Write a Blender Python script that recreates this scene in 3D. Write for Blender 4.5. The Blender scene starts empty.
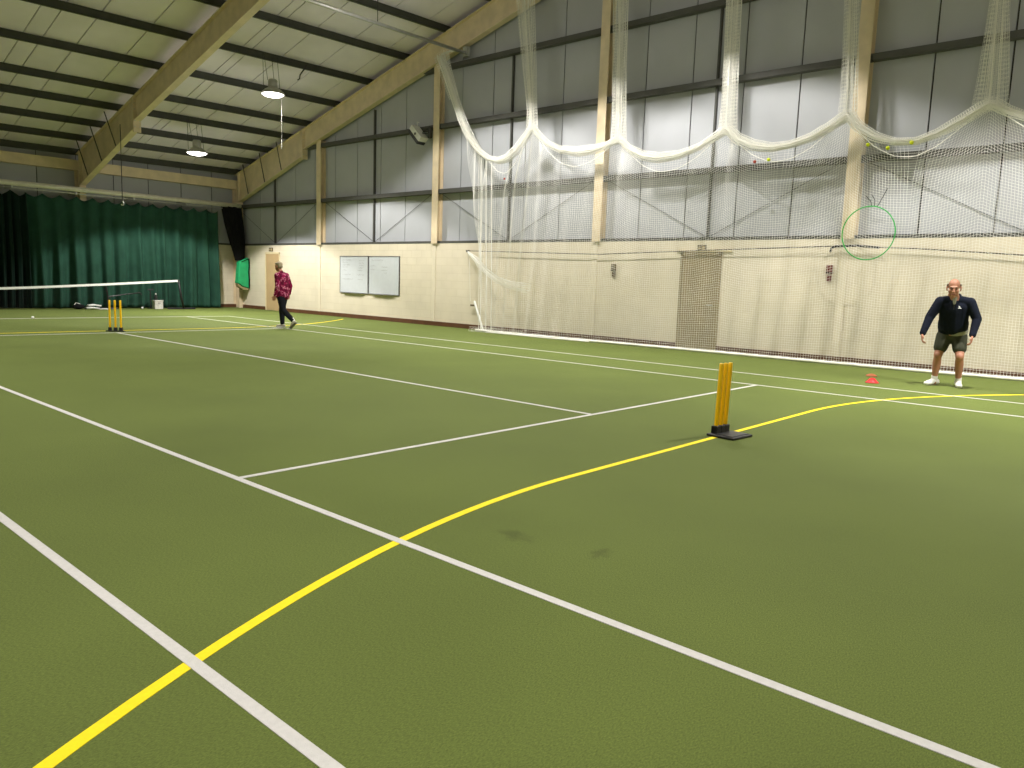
import bpy, bmesh, math, random
import numpy as np
from mathutils import Vector, Matrix

random.seed(7)
rng = np.random.default_rng(11)
PI = math.pi
scene = bpy.context.scene
COL = scene.collection

# ------------------------------------------------------------------ materials
def lin(c):
    out = []
    for v in c:
        v = v / 255.0
        out.append(v / 12.92 if v <= 0.04045 else ((v + 0.055) / 1.055) ** 2.4)
    return out

def mat(name, base, rough=0.7, metal=0.0, noise=0.0, nscale=8.0, bump=0.0, bscale=60.0, spec=0.5, base2=None, emit=None, estr=0.0, sheen=0.0):
    """base: linear albedo triple"""
    m = bpy.data.materials.new(name)
    m.use_nodes = True
    nt = m.node_tree
    b = nt.nodes['Principled BSDF']
    b.inputs['Base Color'].default_value = (*base, 1)
    b.inputs['Roughness'].default_value = rough
    b.inputs['Metallic'].default_value = metal
    b.inputs['Specular IOR Level'].default_value = spec
    if sheen:
        b.inputs['Sheen Weight'].default_value = sheen
    tc = None
    if noise or bump:
        tc = nt.nodes.new('ShaderNodeTexCoord')
    if noise:
        n = nt.nodes.new('ShaderNodeTexNoise')
        n.inputs['Scale'].default_value = nscale
        n.inputs['Detail'].default_value = 5
        nt.links.new(tc.outputs['Object'], n.inputs['Vector'])
        mx = nt.nodes.new('ShaderNodeMix')
        mx.data_type = 'RGBA'
        b2 = base2 if base2 else [c * (1 - noise) for c in base]
        b1 = base if base2 else [min(1, c * (1 + noise)) for c in base]
        mx.inputs['A'].default_value = (*b2, 1)
        mx.inputs['B'].default_value = (*b1, 1)
        ramp = nt.nodes.new('ShaderNodeMapRange')
        ramp.inputs['From Min'].default_value = 0.35
        ramp.inputs['From Max'].default_value = 0.65
        nt.links.new(n.outputs['Fac'], ramp.inputs['Value'])
        nt.links.new(ramp.outputs['Result'], mx.inputs['Factor'])
        nt.links.new(mx.outputs['Result'], b.inputs['Base Color'])
    if bump:
        n2 = nt.nodes.new('ShaderNodeTexNoise')
        n2.inputs['Scale'].default_value = bscale
        n2.inputs['Detail'].default_value = 4
        nt.links.new(tc.outputs['Object'], n2.inputs['Vector'])
        bp = nt.nodes.new('ShaderNodeBump')
        bp.inputs['Strength'].default_value = bump
        bp.inputs['Distance'].default_value = 0.01
        nt.links.new(n2.outputs['Fac'], bp.inputs['Height'])
        nt.links.new(bp.outputs['Normal'], b.inputs['Normal'])
    if emit:
        b.inputs['Emission Color'].default_value = (*emit, 1)
        b.inputs['Emission Strength'].default_value = estr
    return m

M = {}
M['cream_steel'] = mat('cream_steel', (0.70, 0.58, 0.40), 0.55, noise=0.08, nscale=3)
M['purlin'] = mat('purlin_grey', (0.055, 0.058, 0.045), 0.6, noise=0.1, nscale=4)
M['girt'] = mat('girt_grey', (0.075, 0.075, 0.068), 0.6, noise=0.1, nscale=4)
M['dark_steel'] = mat('dark_steel', (0.025, 0.025, 0.022), 0.6, noise=0.1)
M['liner'] = mat('roof_liner', (0.80, 0.74, 0.86), 0.65, noise=0.05, nscale=0.8)
M['gap'] = mat('joint_shadow_gap', (0.03, 0.03, 0.026), 0.8, noise=0.1)
M['cladding'] = mat('cladding', (0.415, 0.43, 0.465), 0.55, noise=0.03, nscale=1.2)
M['brown'] = mat('brown_skirting', lin((92, 58, 36)), 0.6, noise=0.15, nscale=6)
M['white_paint'] = mat('white_line', (0.62, 0.605, 0.595), 0.8, noise=0.04, nscale=40, bump=0.3, bscale=250)
M['yellow_paint'] = mat('yellow_line', lin((255, 226, 0)), 0.8, noise=0.03, nscale=40, bump=0.3, bscale=250)
M['galv'] = mat('galvanised', (0.52, 0.52, 0.50), 0.35, metal=0.6, noise=0.08)
M['pipe'] = mat('cream_pipe', (0.62, 0.60, 0.52), 0.3, noise=0.05)
M['curtain'] = mat('green_curtain', (0.0165, 0.062, 0.041), 0.85, noise=0.12, nscale=3, bump=0.2, bscale=90, spec=0.2)
M['curtain_dark'] = mat('dark_green_curtain', (0.004, 0.015, 0.011), 0.9, noise=0.15, nscale=3, spec=0.15)
M['black_cloth'] = mat('black_cloth', (0.006, 0.006, 0.007), 0.9, noise=0.2, spec=0.15)
M['green_sack'] = mat('green_sheet', lin((30, 165, 105)), 0.55, noise=0.12, nscale=5)
M['beige_cloth'] = mat('beige_cloth', lin((150, 138, 100)), 0.9, noise=0.1)
M['net_white'] = mat('white_net', (0.86, 0.85, 0.80), 0.7, noise=0.03)
M['net_black'] = mat('black_net', (0.012, 0.013, 0.013), 0.8, noise=0.1)
M['white_tape'] = mat('white_tape', (0.85, 0.86, 0.84), 0.7, noise=0.03)
M['black_plastic'] = mat('black_plastic', (0.012, 0.012, 0.014), 0.45, noise=0.15)
M['black_rubber'] = mat('black_rubber', (0.009, 0.009, 0.010), 0.55, noise=0.15, bump=0.3, bscale=120)
M['stump_yellow'] = mat('stump_yellow', lin((255, 200, 8)), 0.4, noise=0.03)
M['door_cream'] = mat('cream_door', lin((186, 160, 120)), 0.55, noise=0.04, nscale=3)
M['door_brown'] = mat('brown_grey_door', lin((150, 136, 104)), 0.55, noise=0.06, nscale=3)
M['frame_cream'] = mat('cream_door_frame', lin((222, 208, 170)), 0.55, noise=0.03)
M['wb_white'] = mat('whiteboard_white', (0.60, 0.63, 0.67), 0.25, noise=0.02)
M['wb_frame'] = mat('grey_frame', (0.16, 0.16, 0.17), 0.45, noise=0.1)
M['wb_ink'] = mat('grey_ink', (0.42, 0.43, 0.46), 0.8, noise=0.1)
M['white_plastic'] = mat('white_plastic', (0.70, 0.70, 0.66), 0.45, noise=0.05)
M['sign_dark'] = mat('sign_dark', lin((110, 98, 74)), 0.6, noise=0.1)
M['sign_light'] = mat('sign_light', lin((176, 160, 124)), 0.6, noise=0.1)
M['box_grey'] = mat('box_grey', (0.62, 0.60, 0.57), 0.6, noise=0.06)
M['hoop_green'] = mat('hoop_green', lin((36, 165, 66)), 0.4, noise=0.05)
M['ball_yellow'] = mat('ball_yellow', lin((212, 222, 40)), 0.9, noise=0.08, nscale=60)
M['ball_red'] = mat('ball_red', lin((160, 60, 40)), 0.6, noise=0.1, nscale=40)
M['ball_white'] = mat('ball_white', (0.85, 0.85, 0.82), 0.6, noise=0.05)
M['red_cone'] = mat('red_cone', lin((215, 30, 35)), 0.45, noise=0.05)
M['orange_cone'] = mat('faded_cone', lin((176, 96, 58)), 0.6, noise=0.08)
M['cable'] = mat('dark_cable', lin((70, 62, 48)), 0.7, noise=0.1)
M['dark_red'] = mat('dark_red', lin((96, 30, 26)), 0.5, noise=0.1)
M['skin'] = mat('skin', lin((206, 150, 122)), 0.55, noise=0.06, nscale=14)
M['skin_dark'] = mat('skin_tanned', lin((172, 120, 96)), 0.55, noise=0.06, nscale=14)
M['navy'] = mat('navy_fleece', (0.006, 0.009, 0.020), 0.9, noise=0.2, nscale=20, spec=0.2)
M['short_grey'] = mat('grey_shorts', lin((66, 68, 56)), 0.9, noise=0.12, nscale=12, spec=0.2)
M['grey_shirt'] = mat('grey_shirt', lin((150, 148, 136)), 0.9, noise=0.08)
M['shoe_white'] = mat('shoe_white', (0.82, 0.82, 0.80), 0.5, noise=0.04)
M['sock_white'] = mat('sock_white', (0.78, 0.77, 0.74), 0.9, noise=0.05)
M['shoe_dark'] = mat('shoe_sole', lin((92, 92, 66)), 0.7, noise=0.1)
M['shoe_grey'] = mat('shoe_grey', lin((170, 166, 148)), 0.6, noise=0.1)
M['trouser_black'] = mat('black_trousers', (0.007, 0.008, 0.012), 0.9, noise=0.2, spec=0.2)
M['hair_grey'] = mat('hair_grey', lin((150, 138, 112)), 0.8, noise=0.3, nscale=60)
M['hair_thin'] = mat('hair_thin', lin((112, 94, 80)), 0.8, noise=0.2, nscale=60)
M['eye'] = mat('eye_dark', (0.02, 0.014, 0.012), 0.7, noise=0.1)
M['mouth'] = mat('mouth_red', lin((120, 60, 52)), 0.6, noise=0.1)
M['lens'] = mat('lamp_lens', (0.9, 0.9, 0.88), 0.4, emit=(1.0, 0.97, 0.88), estr=10.0)
M['lamp_metal'] = mat('lamp_metal', (0.42, 0.42, 0.40), 0.4, metal=0.5, noise=0.08)

# patterned shirt: magenta with pale splashes
def mat_shirt():
    m = mat('patterned_shirt', lin((120, 20, 62)), 0.85, spec=0.2)
    nt = m.node_tree; b = nt.nodes['Principled BSDF']
    tc = nt.nodes.new('ShaderNodeTexCoord')
    v = nt.nodes.new('ShaderNodeTexNoise'); v.inputs['Scale'].default_value = 11; v.inputs['Detail'].default_value = 3
    nt.links.new(tc.outputs['Object'], v.inputs['Vector'])
    cr = nt.nodes.new('ShaderNodeValToRGB')
    e = cr.color_ramp.elements
    e[0].position = 0.42; e[0].color = (*lin((86, 8, 40)), 1)
    e[1].position = 0.56; e[1].color = (*lin((150, 22, 76)), 1)
    x = e.new(0.585); x.color = (*lin((232, 178, 196)), 1)
    x = e.new(0.61); x.color = (*lin((120, 14, 60)), 1)
    nt.links.new(v.outputs['Fac'], cr.inputs['Fac'])
    nt.links.new(cr.outputs['Color'], b.inputs['Base Color'])
    return m
M['shirt'] = mat_shirt()

def mat_block(axis):
    """painted blockwork; axis: which object axis runs along the wall (0 = x, 1 = y)"""
    m = mat('painted_blockwork', (0.74, 0.665, 0.50), 0.6)
    nt = m.node_tree; b = nt.nodes['Principled BSDF']
    tc = nt.nodes.new('ShaderNodeTexCoord')
    sp = nt.nodes.new('ShaderNodeSeparateXYZ'); cb = nt.nodes.new('ShaderNodeCombineXYZ')
    nt.links.new(tc.outputs['Object'], sp.inputs['Vector'])
    nt.links.new(sp.outputs['XY'[axis]], cb.inputs['X']); nt.links.new(sp.outputs['Z'], cb.inputs['Y'])
    br = nt.nodes.new('ShaderNodeTexBrick')
    br.inputs['Scale'].default_value = 1.0
    br.inputs['Brick Width'].default_value = 0.45
    br.inputs['Row Height'].default_value = 0.225
    br.inputs['Mortar Size'].default_value = 0.008
    br.inputs['Mortar Smooth'].default_value = 0.4
    br.inputs['Color1'].default_value = (0.735, 0.665, 0.53, 1)
    br.inputs['Color2'].default_value = (0.715, 0.645, 0.51, 1)
    br.inputs['Mortar'].default_value = (0.675, 0.605, 0.47, 1)
    nt.links.new(cb.outputs['Vector'], br.inputs['Vector'])
    nz = nt.nodes.new('ShaderNodeTexNoise'); nz.inputs['Scale'].default_value = 1.4; nz.inputs['Detail'].default_value = 6
    nt.links.new(tc.outputs['Object'], nz.inputs['Vector'])
    mr = nt.nodes.new('ShaderNodeMapRange')
    mr.inputs['From Min'].default_value = 0.3; mr.inputs['From Max'].default_value = 0.7
    mr.inputs['To Min'].default_value = 0.93; mr.inputs['To Max'].default_value = 1.04
    nt.links.new(nz.outputs['Fac'], mr.inputs['Value'])
    mx = nt.nodes.new('ShaderNodeMix'); mx.data_type = 'RGBA'; mx.blend_type = 'MULTIPLY'
    mx.inputs['Factor'].default_value = 1
    nt.links.new(br.outputs['Color'], mx.inputs['A']); nt.links.new(mr.outputs['Result'], mx.inputs['B'])
    nt.links.new(mx.outputs['Result'], b.inputs['Base Color'])
    bp = nt.nodes.new('ShaderNodeBump'); bp.inputs['Strength'].default_value = 0.5; bp.inputs['Distance'].default_value = 0.008
    iv = nt.nodes.new('ShaderNodeMath'); iv.operation = 'SUBTRACT'; iv.inputs[0].default_value = 1
    nt.links.new(br.outputs['Fac'], iv.inputs[1]); nt.links.new(iv.outputs['Value'], bp.inputs['Height'])
    nt.links.new(bp.outputs['Normal'], b.inputs['Normal'])
    return m
M['wall_paint'] = mat('wall_paint', (0.73, 0.66, 0.525), 0.6, noise=.03)
M['block_y'] = mat_block(1)
M['block_x'] = mat_block(0)

def mat_carpet():
    m = mat('green_carpet', (0.16, 0.215, 0.05), 0.92, spec=0.25, sheen=0.0)
    nt = m.node_tree; b = nt.nodes['Principled BSDF']
    tc = nt.nodes.new('ShaderNodeTexCoord')
    # broad tread marks
    n1 = nt.nodes.new('ShaderNodeTexNoise'); n1.inputs['Scale'].default_value = 0.7; n1.inputs['Detail'].default_value = 5
    # pile
    mp = nt.nodes.new('ShaderNodeMapping'); mp.inputs['Scale'].default_value = (1.0, 2.2, 1.0); mp.inputs['Rotation'].default_value = (0, 0, 0.8)
    nt.links.new(tc.outputs['Object'], mp.inputs['Vector'])
    n2 = nt.nodes.new('ShaderNodeTexNoise'); n2.inputs['Scale'].default_value = 85; n2.inputs['Detail'].default_value = 6; n2.inputs['Roughness'].default_value = 0.75
    nt.links.new(tc.outputs['Object'], n1.inputs['Vector']); nt.links.new(mp.outputs['Vector'], n2.inputs['Vector'])
    mr1 = nt.nodes.new('ShaderNodeMapRange'); mr1.inputs['From Min'].default_value = 0.3; mr1.inputs['From Max'].default_value = 0.7
    mr1.inputs['To Min'].default_value = 0.92; mr1.inputs['To Max'].default_value = 1.08
    mr2 = nt.nodes.new('ShaderNodeMapRange'); mr2.inputs['From Min'].default_value = 0.25; mr2.inputs['From Max'].default_value = 0.75
    mr2.inputs['To Min'].default_value = 0.4; mr2.inputs['To Max'].default_value = 1.6
    nt.links.new(n1.outputs['Fac'], mr1.inputs['Value']); nt.links.new(n2.outputs['Fac'], mr2.inputs['Value'])
    mu = nt.nodes.new('ShaderNodeMath'); mu.operation = 'MULTIPLY'
    nt.links.new(mr1.outputs['Result'], mu.inputs[0]); nt.links.new(mr2.outputs['Result'], mu.inputs[1])
    # two damp scuffs on the carpet
    last = mu.outputs['Value']
    for (sx, sy, rx, ry) in ((-3.58, -2.07, 0.10, 0.16), (-3.46, -2.57, 0.13, 0.07)):
        mp2 = nt.nodes.new('ShaderNodeMapping'); mp2.vector_type = 'POINT'
        mp2.inputs['Location'].default_value = (-sx / rx, -sy / ry, 0); mp2.inputs['Scale'].default_value = (1 / rx, 1 / ry, 1)
        nt.links.new(tc.outputs['Object'], mp2.inputs['Vector'])
        nn = nt.nodes.new('ShaderNodeTexNoise'); nn.inputs['Scale'].default_value = 1.6
        nt.links.new(mp2.outputs['Vector'], nn.inputs['Vector'])
        ln = nt.nodes.new('ShaderNodeVectorMath'); ln.operation = 'LENGTH'
        nt.links.new(mp2.outputs['Vector'], ln.inputs[0])
        ad = nt.nodes.new('ShaderNodeMath'); ad.operation = 'MULTIPLY_ADD'; ad.inputs[1].default_value = 1.6
        nt.links.new(nn.outputs['Fac'], ad.inputs[0]); nt.links.new(ln.outputs['Value'], ad.inputs[2])
        rr = nt.nodes.new('ShaderNodeMapRange'); rr.interpolation_type = 'SMOOTHSTEP'
        rr.inputs['From Min'].default_value = 0.9; rr.inputs['From Max'].default_value = 1.8
        rr.inputs['To Min'].default_value = 0.72; rr.inputs['To Max'].default_value = 1.0
        nt.links.new(ad.outputs['Value'], rr.inputs['Value'])
        m2 = nt.nodes.new('ShaderNodeMath'); m2.operation = 'MULTIPLY'
        nt.links.new(last, m2.inputs[0]); nt.links.new(rr.outputs['Result'], m2.inputs[1])
        last = m2.outputs['Value']
    hs = nt.nodes.new('ShaderNodeMix'); hs.data_type = 'RGBA'; hs.blend_type = 'MULTIPLY'; hs.inputs['Factor'].default_value = 1
    hs.inputs['A'].default_value = (*CARPET, 1)
    nt.links.new(last, hs.inputs['B'])
    nt.links.new(hs.outputs['Result'], b.inputs['Base Color'])
    bp = nt.nodes.new('ShaderNodeBump'); bp.inputs['Strength'].default_value = 0.5; bp.inputs['Distance'].default_value = 0.006
    nt.links.new(n2.outputs['Fac'], bp.inputs['Height']); nt.links.new(bp.outputs['Normal'], b.inputs['Normal'])
    return m
CARPET = (0.116, 0.150, 0.033)
M['carpet'] = mat_carpet()

# ------------------------------------------------------------------ builders
class MB:
    def __init__(self):
        self.v = []; self.f = []
    def add(self, verts, faces):
        o = len(self.v)
        self.v.extend([tuple(map(float, p)) for p in verts])
        self.f.extend([tuple(i + o for i in f) for f in faces])
        return self
    def box(self, x0, x1, y0, y1, z0, z1):
        v = [(x0, y0, z0), (x1, y0, z0), (x1, y1, z0), (x0, y1, z0), (x0, y0, z1), (x1, y0, z1), (x1, y1, z1), (x0, y1, z1)]
        return self.add(v, [(0, 3, 2, 1), (4, 5, 6, 7), (0, 1, 5, 4), (1, 2, 6, 5), (2, 3, 7, 6), (3, 0, 4, 7)])
    def prism(self, poly, axis, a, b):
        """poly: 2D points in the two other axes (cyclic order), extruded along axis from a to b"""
        n = len(poly)
        def mk(p, t):
            q = list(p); q.insert(axis, t); return q
        v = [mk(p, a) for p in poly] + [mk(p, b) for p in poly]
        f = [tuple(range(n))[::-1], tuple(range(n, 2 * n))]
        for i in range(n):
            j = (i + 1) % n
            f.append((i, j, n + j, n + i))
        return self.add(v, f)
    def bar(self, p, q, w, h, up=(0, 0, 1)):
        p = Vector(p); q = Vector(q); d = (q - p).normalized(); up = Vector(up)
        s = d.cross(up)
        if s.length < 1e-4: s = d.cross(Vector((1, 0, 0)))
        s.normalize(); u = s.cross(d)
        v = []
        for c in (p, q):
            for a, b in ((-1, -1), (1, -1), (1, 1), (-1, 1)):
                v.append(c + s * (a * w / 2) + u * (b * h / 2))
        return self.add(v, [(0, 1, 2, 3), (7, 6, 5, 4), (0, 4, 5, 1), (1, 5, 6, 2), (2, 6, 7, 3), (3, 7, 4, 0)])
    def tube(self, pts, r, n=8, caps=True):
        pts = [Vector(p) for p in pts]
        rs = r if isinstance(r, (list, tuple)) else [r] * len(pts)
        rings = []; prev = None
        for i, p in enumerate(pts):
            d = (pts[min(i + 1, len(pts) - 1)] - pts[max(i - 1, 0)]).normalized()
            if prev is None:
                s = d.cross(Vector((0, 0, 1)))
                if s.length < 1e-3: s = d.cross(Vector((1, 0, 0)))
            else:
                s = prev - d * prev.dot(d)
            s.normalize(); prev = s; u = d.cross(s)
            rings.append([p + (s * math.cos(2 * PI * k / n) + u * math.sin(2 * PI * k / n)) * rs[i] for k in range(n)])
        v = [q for ring in rings for q in ring]; f = []
        for i in range(len(pts) - 1):
            for k in range(n):
                f.append((i * n + k, i * n + (k + 1) % n, (i + 1) * n + (k + 1) % n, (i + 1) * n + k))
        if caps:
            f.append(tuple(range(n))[::-1]); f.append(tuple((len(pts) - 1) * n + k for k in range(n)))
        return self.add(v, f)
    def lathe(self, prof, c=(0, 0, 0), n=24, sx=1, sy=1):
        v = []; f = []
        for (r, z) in prof:
            for k in range(n):
                a = 2 * PI * k / n
                v.append((c[0] + r * math.cos(a) * sx, c[1] + r * math.sin(a) * sy, c[2] + z))
        m = len(prof)
        for i in range(m - 1):
            for k in range(n):
                f.append((i * n + k, i * n + (k + 1) % n, (i + 1) * n + (k + 1) % n, (i + 1) * n + k))
        if prof[0][0] > 1e-6: f.append(tuple(range(n))[::-1])
        if prof[-1][0] > 1e-6: f.append(tuple((m - 1) * n + k for k in range(n)))
        return self.add(v, f)
    def ball(self, c, r, n=16, s=(1, 1, 1)):
        prof = [(r * math.sin(PI * i / (n // 2)), -r * math.cos(PI * i / (n // 2))) for i in range(n // 2 + 1)]
        o = len(self.v)
        self.lathe(prof, (0, 0, 0), n)
        for i in range(o, len(self.v)):
            x, y, z = self.v[i]
            self.v[i] = (c[0] + x * s[0], c[1] + y * s[1], c[2] + z * s[2])
        return self
    def cone2(self, p, r1, q, r2, n=14):
        """round cone (tapered capsule)"""
        p = Vector(p); q = Vector(q); L = (q - p).length
        if L < 1e-6: return self.ball(p, max(r1, r2))
        d = (q - p) / L
        s = d.cross(Vector((0, 0, 1)))
        if s.length < 1e-3: s = d.cross(Vector((1, 0, 0)))
        s.normalize(); u = d.cross(s)
        sn = max(-0.95, min(0.95, (r1 - r2) / L)); a0 = math.asin(sn)
        prof = []
        for i in range(6):
            a = -PI / 2 + (a0 + PI / 2) * i / 5
            prof.append((r1 * math.cos(a), r1 * math.sin(a)))
        for i in range(6):
            a = a0 + (PI / 2 - a0) * i / 5
            prof.append((r2 * math.cos(a), L + r2 * math.sin(a)))
        v = []; f = []
        for (r, t) in prof:
            for k in range(n):
                an = 2 * PI * k / n
                v.append(p + d * t + (s * math.cos(an) + u * math.sin(an)) * max(r, 1e-5))
        for i in range(len(prof) - 1):
            for k in range(n):
                f.append((i * n + k, i * n + (k + 1) % n, (i + 1) * n + (k + 1) % n, (i + 1) * n + k))
        f.append(tuple(range(n))[::-1]); f.append(tuple((len(prof) - 1) * n + k for k in range(n)))
        return self.add(v, f)
    def grid(self, fn, nu, nv, closed_u=False):
        v = []; f = []
        cu = nu if closed_u else nu + 1
        for j in range(nv + 1):
            for i in range(cu):
                v.append(fn(i / nu, j / nv))
        for j in range(nv):
            for i in range(nu):
                i2 = (i + 1) % cu if closed_u else i + 1
                f.append((j * cu + i, j * cu + i2, (j + 1) * cu + i2, (j + 1) * cu + i))
        return self.add(v, f)
    def build(self, name, m, parent=None, smooth=False, bevel=0.0, loc=None):
        me = bpy.data.meshes.new(name)
        me.from_pydata(self.v, [], self.f)
        me.update()
        bm = bmesh.new(); bm.from_mesh(me)
        bmesh.ops.recalc_face_normals(bm, faces=bm.faces)
        bm.to_mesh(me); bm.free()
        me.materials.append(m)
        if smooth:
            me.polygons.foreach_set('use_smooth', [True] * len(me.polygons))
        o = bpy.data.objects.new(name, me)
        COL.objects.link(o)
        if parent: o.parent = parent
        if loc: o.location = loc
        if bevel:
            b = o.modifiers.new('bevel', 'BEVEL'); b.width = bevel; b.segments = 2; b.limit_method = 'ANGLE'
        return o

def wire(o, t):
    w = o.modifiers.new('wire', 'WIREFRAME')
    w.thickness = t; w.use_even_offset = False; w.use_boundary = True; w.use_replace = True; w.use_relative_offset = False
    return o

def tag(o, label=None, cat=None, group=None, kind=None):
    if label: o['label'] = label
    if cat: o['category'] = cat
    if group: o['group'] = group
    if kind: o['kind'] = kind
    return o

def empty(name, loc, rz=0.0):
    o = bpy.data.objects.new(name, None); COL.objects.link(o)
    o.empty_display_size = 0.2
    o.location = loc; o.rotation_euler = (0, 0, rz)
    return o

def structure(o, label=None, group=None):
    o['kind'] = 'structure'
    if label: o['label'] = label
    if group: o['group'] = group
    return o

def plabel(o, s):
    o['label'] = s; return o

# ------------------------------------------------------------------ room dimensions
XW, XL = 9.12, -9.12          # gable (netted) wall cladding face, opposite gable
YB, YF = 24.2, -11.4          # curtain wall, wall behind the camera
YR = 6.4                      # ridge
SL = 0.266
def zt(y):                    # rafter top / purlin underside
    yy = YR + abs(y - YR)
    return 5.15 + SL * (24.0 - yy)
def zroof(y): return zt(y) + 0.21
BLK = 8.98                    # blockwork face
SILL = 2.46

# ---- floor with painted lines
fl = MB()
def _floor():
    fl.add([(XL - .3, YF - .3, 0), (XW + .3, YF - .3, 0), (XW + .3, YB + .3, 0), (XL - .3, YB + .3, 0),
            (XL - .3, YF - .3, -.1), (XW + .3, YF - .3, -.1), (XW + .3, YB + .3, -.1), (XL - .3, YB + .3, -.1)],
           [(0, 1, 2, 3), (7, 6, 5, 4), (0, 4, 5, 1), (1, 5, 6, 2), (2, 6, 7, 3), (3, 7, 4, 0)])
_floor()
floor = structure(fl.build('floor', M['carpet']), 'green sports carpet floor of the hall')
LW = 0.05
def strip(x0, x1, y0, y1, name, label, z=0.003):
    m = MB().box(x0, x1, y0, y1, -0.002, z)
    return plabel(m.build(name, M['white_paint'], floor), label)
NB = -5.485 + 0.0             # near baseline of the near half lies behind the service line
strip(-5.485 - LW / 2, -5.485 + LW / 2, -5.485, 18.285, 'painted_line', 'white outer sideline crossing the near left corner')
strip(-4.115 - LW / 2, -4.115 + LW / 2, -5.485, 18.285, 'painted_line', 'white inner sideline running to the lower right')
strip(4.115 - LW / 2, 4.115 + LW / 2, -5.485, 18.285, 'painted_line', 'white inner sideline on the netted wall side')
strip(5.485 - LW / 2, 5.485 + LW / 2, -5.485, 18.285, 'painted_line', 'white outer sideline nearest the netted wall')
strip(-4.115 + LW / 2, 4.115 - LW / 2, -LW / 2, LW / 2, 'painted_line', 'white service line behind the near stumps')
strip(-4.115 + LW / 2, 4.115 - LW / 2, 12.8 - LW / 2, 12.8 + LW / 2, 'painted_line', 'white service line at the far stumps')
strip(-LW / 2, LW / 2, LW / 2, 12.8 - LW / 2, 'painted_line', 'white centre line between the two service lines')
strip(-5.485, 5.485, 18.25, 18.32, 'painted_line', 'white baseline in front of the green curtain')
strip(-5.485, 5.485, -5.52, -5.45, 'painted_line', 'white baseline behind the camera')
def arc(fx, label, x0, x1):
    pts = [x0 + (x1 - x0) * i / 80 for i in range(81)]
    v = []; f = []
    for i, x in enumerate(pts):
        e = 1e-3
        t = Vector((2 * e, fx(x + e) - fx(x - e), 0)).normalized(); nrm = Vector((-t.y, t.x, 0))
        c = Vector((x, fx(x), 0))
        for s in (-1, 1):
            for z in (-0.002, 0.002):
                v.append(c + nrm * s * 0.026 + Vector((0, 0, z)))
    for i in range(80):
        a = i * 4; b = a + 4
        f += [(a, a + 2, b + 2, b), (a + 1, b + 1, b + 3, a + 3), (a, b, b + 1, a + 1), (a + 2, a + 3, b + 3, b + 2)]
    plabel(MB().add(v, f).build('painted_arc', M['yellow_paint'], floor), label)
arc(lambda x: -1.48 - (.0725 if x < 0 else .079) * max(0, abs(x) - 2.3) ** 2, 'yellow curved line under the near stumps', -8.2, 8.3)
arc(lambda x: 13.4 + 0.079 * max(0, abs(x) - 2.5) ** 2, 'yellow curved line behind the far stumps', -8.27, 8.27)

# ---- walls
JY = [1.78 + 1.223 * k for k in range(-11, 19)]      # cladding joints along the gables
def gable_wall(name, x0, sgn, label):
    """upper sheeted gable with the joints as gaps over a dark backing"""
    b = MB()
    back = [(YF - .2, SILL - .05), (YB + .2, SILL - .05), (YB + .2, zroof(YB) + .1), (YR, zroof(YR) + .1), (YF - .2, zroof(YF) + .1)]
    b.prism(back, 0, x0 + sgn * 0.03, x0 + sgn * 0.25)
    wall = structure(b.build(name, M['gap']), label)
    p = MB()
    ys = [YF - .1] + [y for y in JY if YF < y < YB] + [YB + .1]
    for a, c in zip(ys[:-1], ys[1:]):
        a2, c2 = a + 0.014, c - 0.014
        poly = [(a2, SILL), (c2, SILL), (c2, zroof(c2))]
        if a2 < YR < c2: poly.append((YR, zroof(YR)))
        poly.append((a2, zroof(a2)))
        p.prism(poly, 0, x0, x0 + sgn * 0.04)
    p.build('cladding', M['cladding'], wall)
    bl = MB().box(min(x0 - sgn * 0.14, x0 + sgn * .25), max(x0 - sgn * 0.14, x0 + sgn * .25), YF - .2, YB + .2, -0.02, SILL)
    bl.build('blockwork', M['block_y'], wall)
    # flashing at the foot of the sheeting
    fx = sorted((x0 - sgn * 0.145, x0 + sgn * 0.02))
    MB().box(fx[0], fx[1], YF, YB, SILL - 0.015, SILL + 0.055).build('flashing', M['girt'], wall)
    # girts, with gaps for nothing: they run behind the columns
    for z in (3.95, 5.8, 7.42, 9.0):
        if z > zroof(YB) - .3:
            dy = (zroof(YR) - 0.25 - z) / SL
            a, c = max(YF, YR - dy), min(YB, YR + dy)
        else: a, c = YF, YB
        gx = sorted((x0 - sgn * 0.185, x0 - sgn * 0.002))
        MB().box(gx[0], gx[1], a, c, z - 0.06, z + 0.06).build('girt', M['girt'], wall)
    # mid-bay posts and rod bracing
    for yc in (21.45, 15.5, 9.6, 3.6, -2.42, -8.4):
        gx = sorted((x0 - sgn * 0.08, x0 - sgn * 0.002))
        top = min(7.35, zt(yc) - 0.75)
        MB().box(gx[0], gx[1], yc - 0.02, yc + 0.02, SILL + .05, top).build('mid_post', M['girt'], wall)
        for s in (-1, 1):
            MB().tube([(x0 - sgn * 0.03, yc + s * .06, SILL + 0.08), (x0 - sgn * 0.03, yc + s * 2.7, 3.88)], 0.0065, 6).build('brace_rod', M['girt'], wall)
    return wall
wall_right = gable_wall('wall_right', XW, 1, 'netted gable wall of grey sheeting over cream blockwork')
wall_left = gable_wall('wall_left', XL, -1, 'gable wall of grey sheeting behind the camera side')

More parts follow.
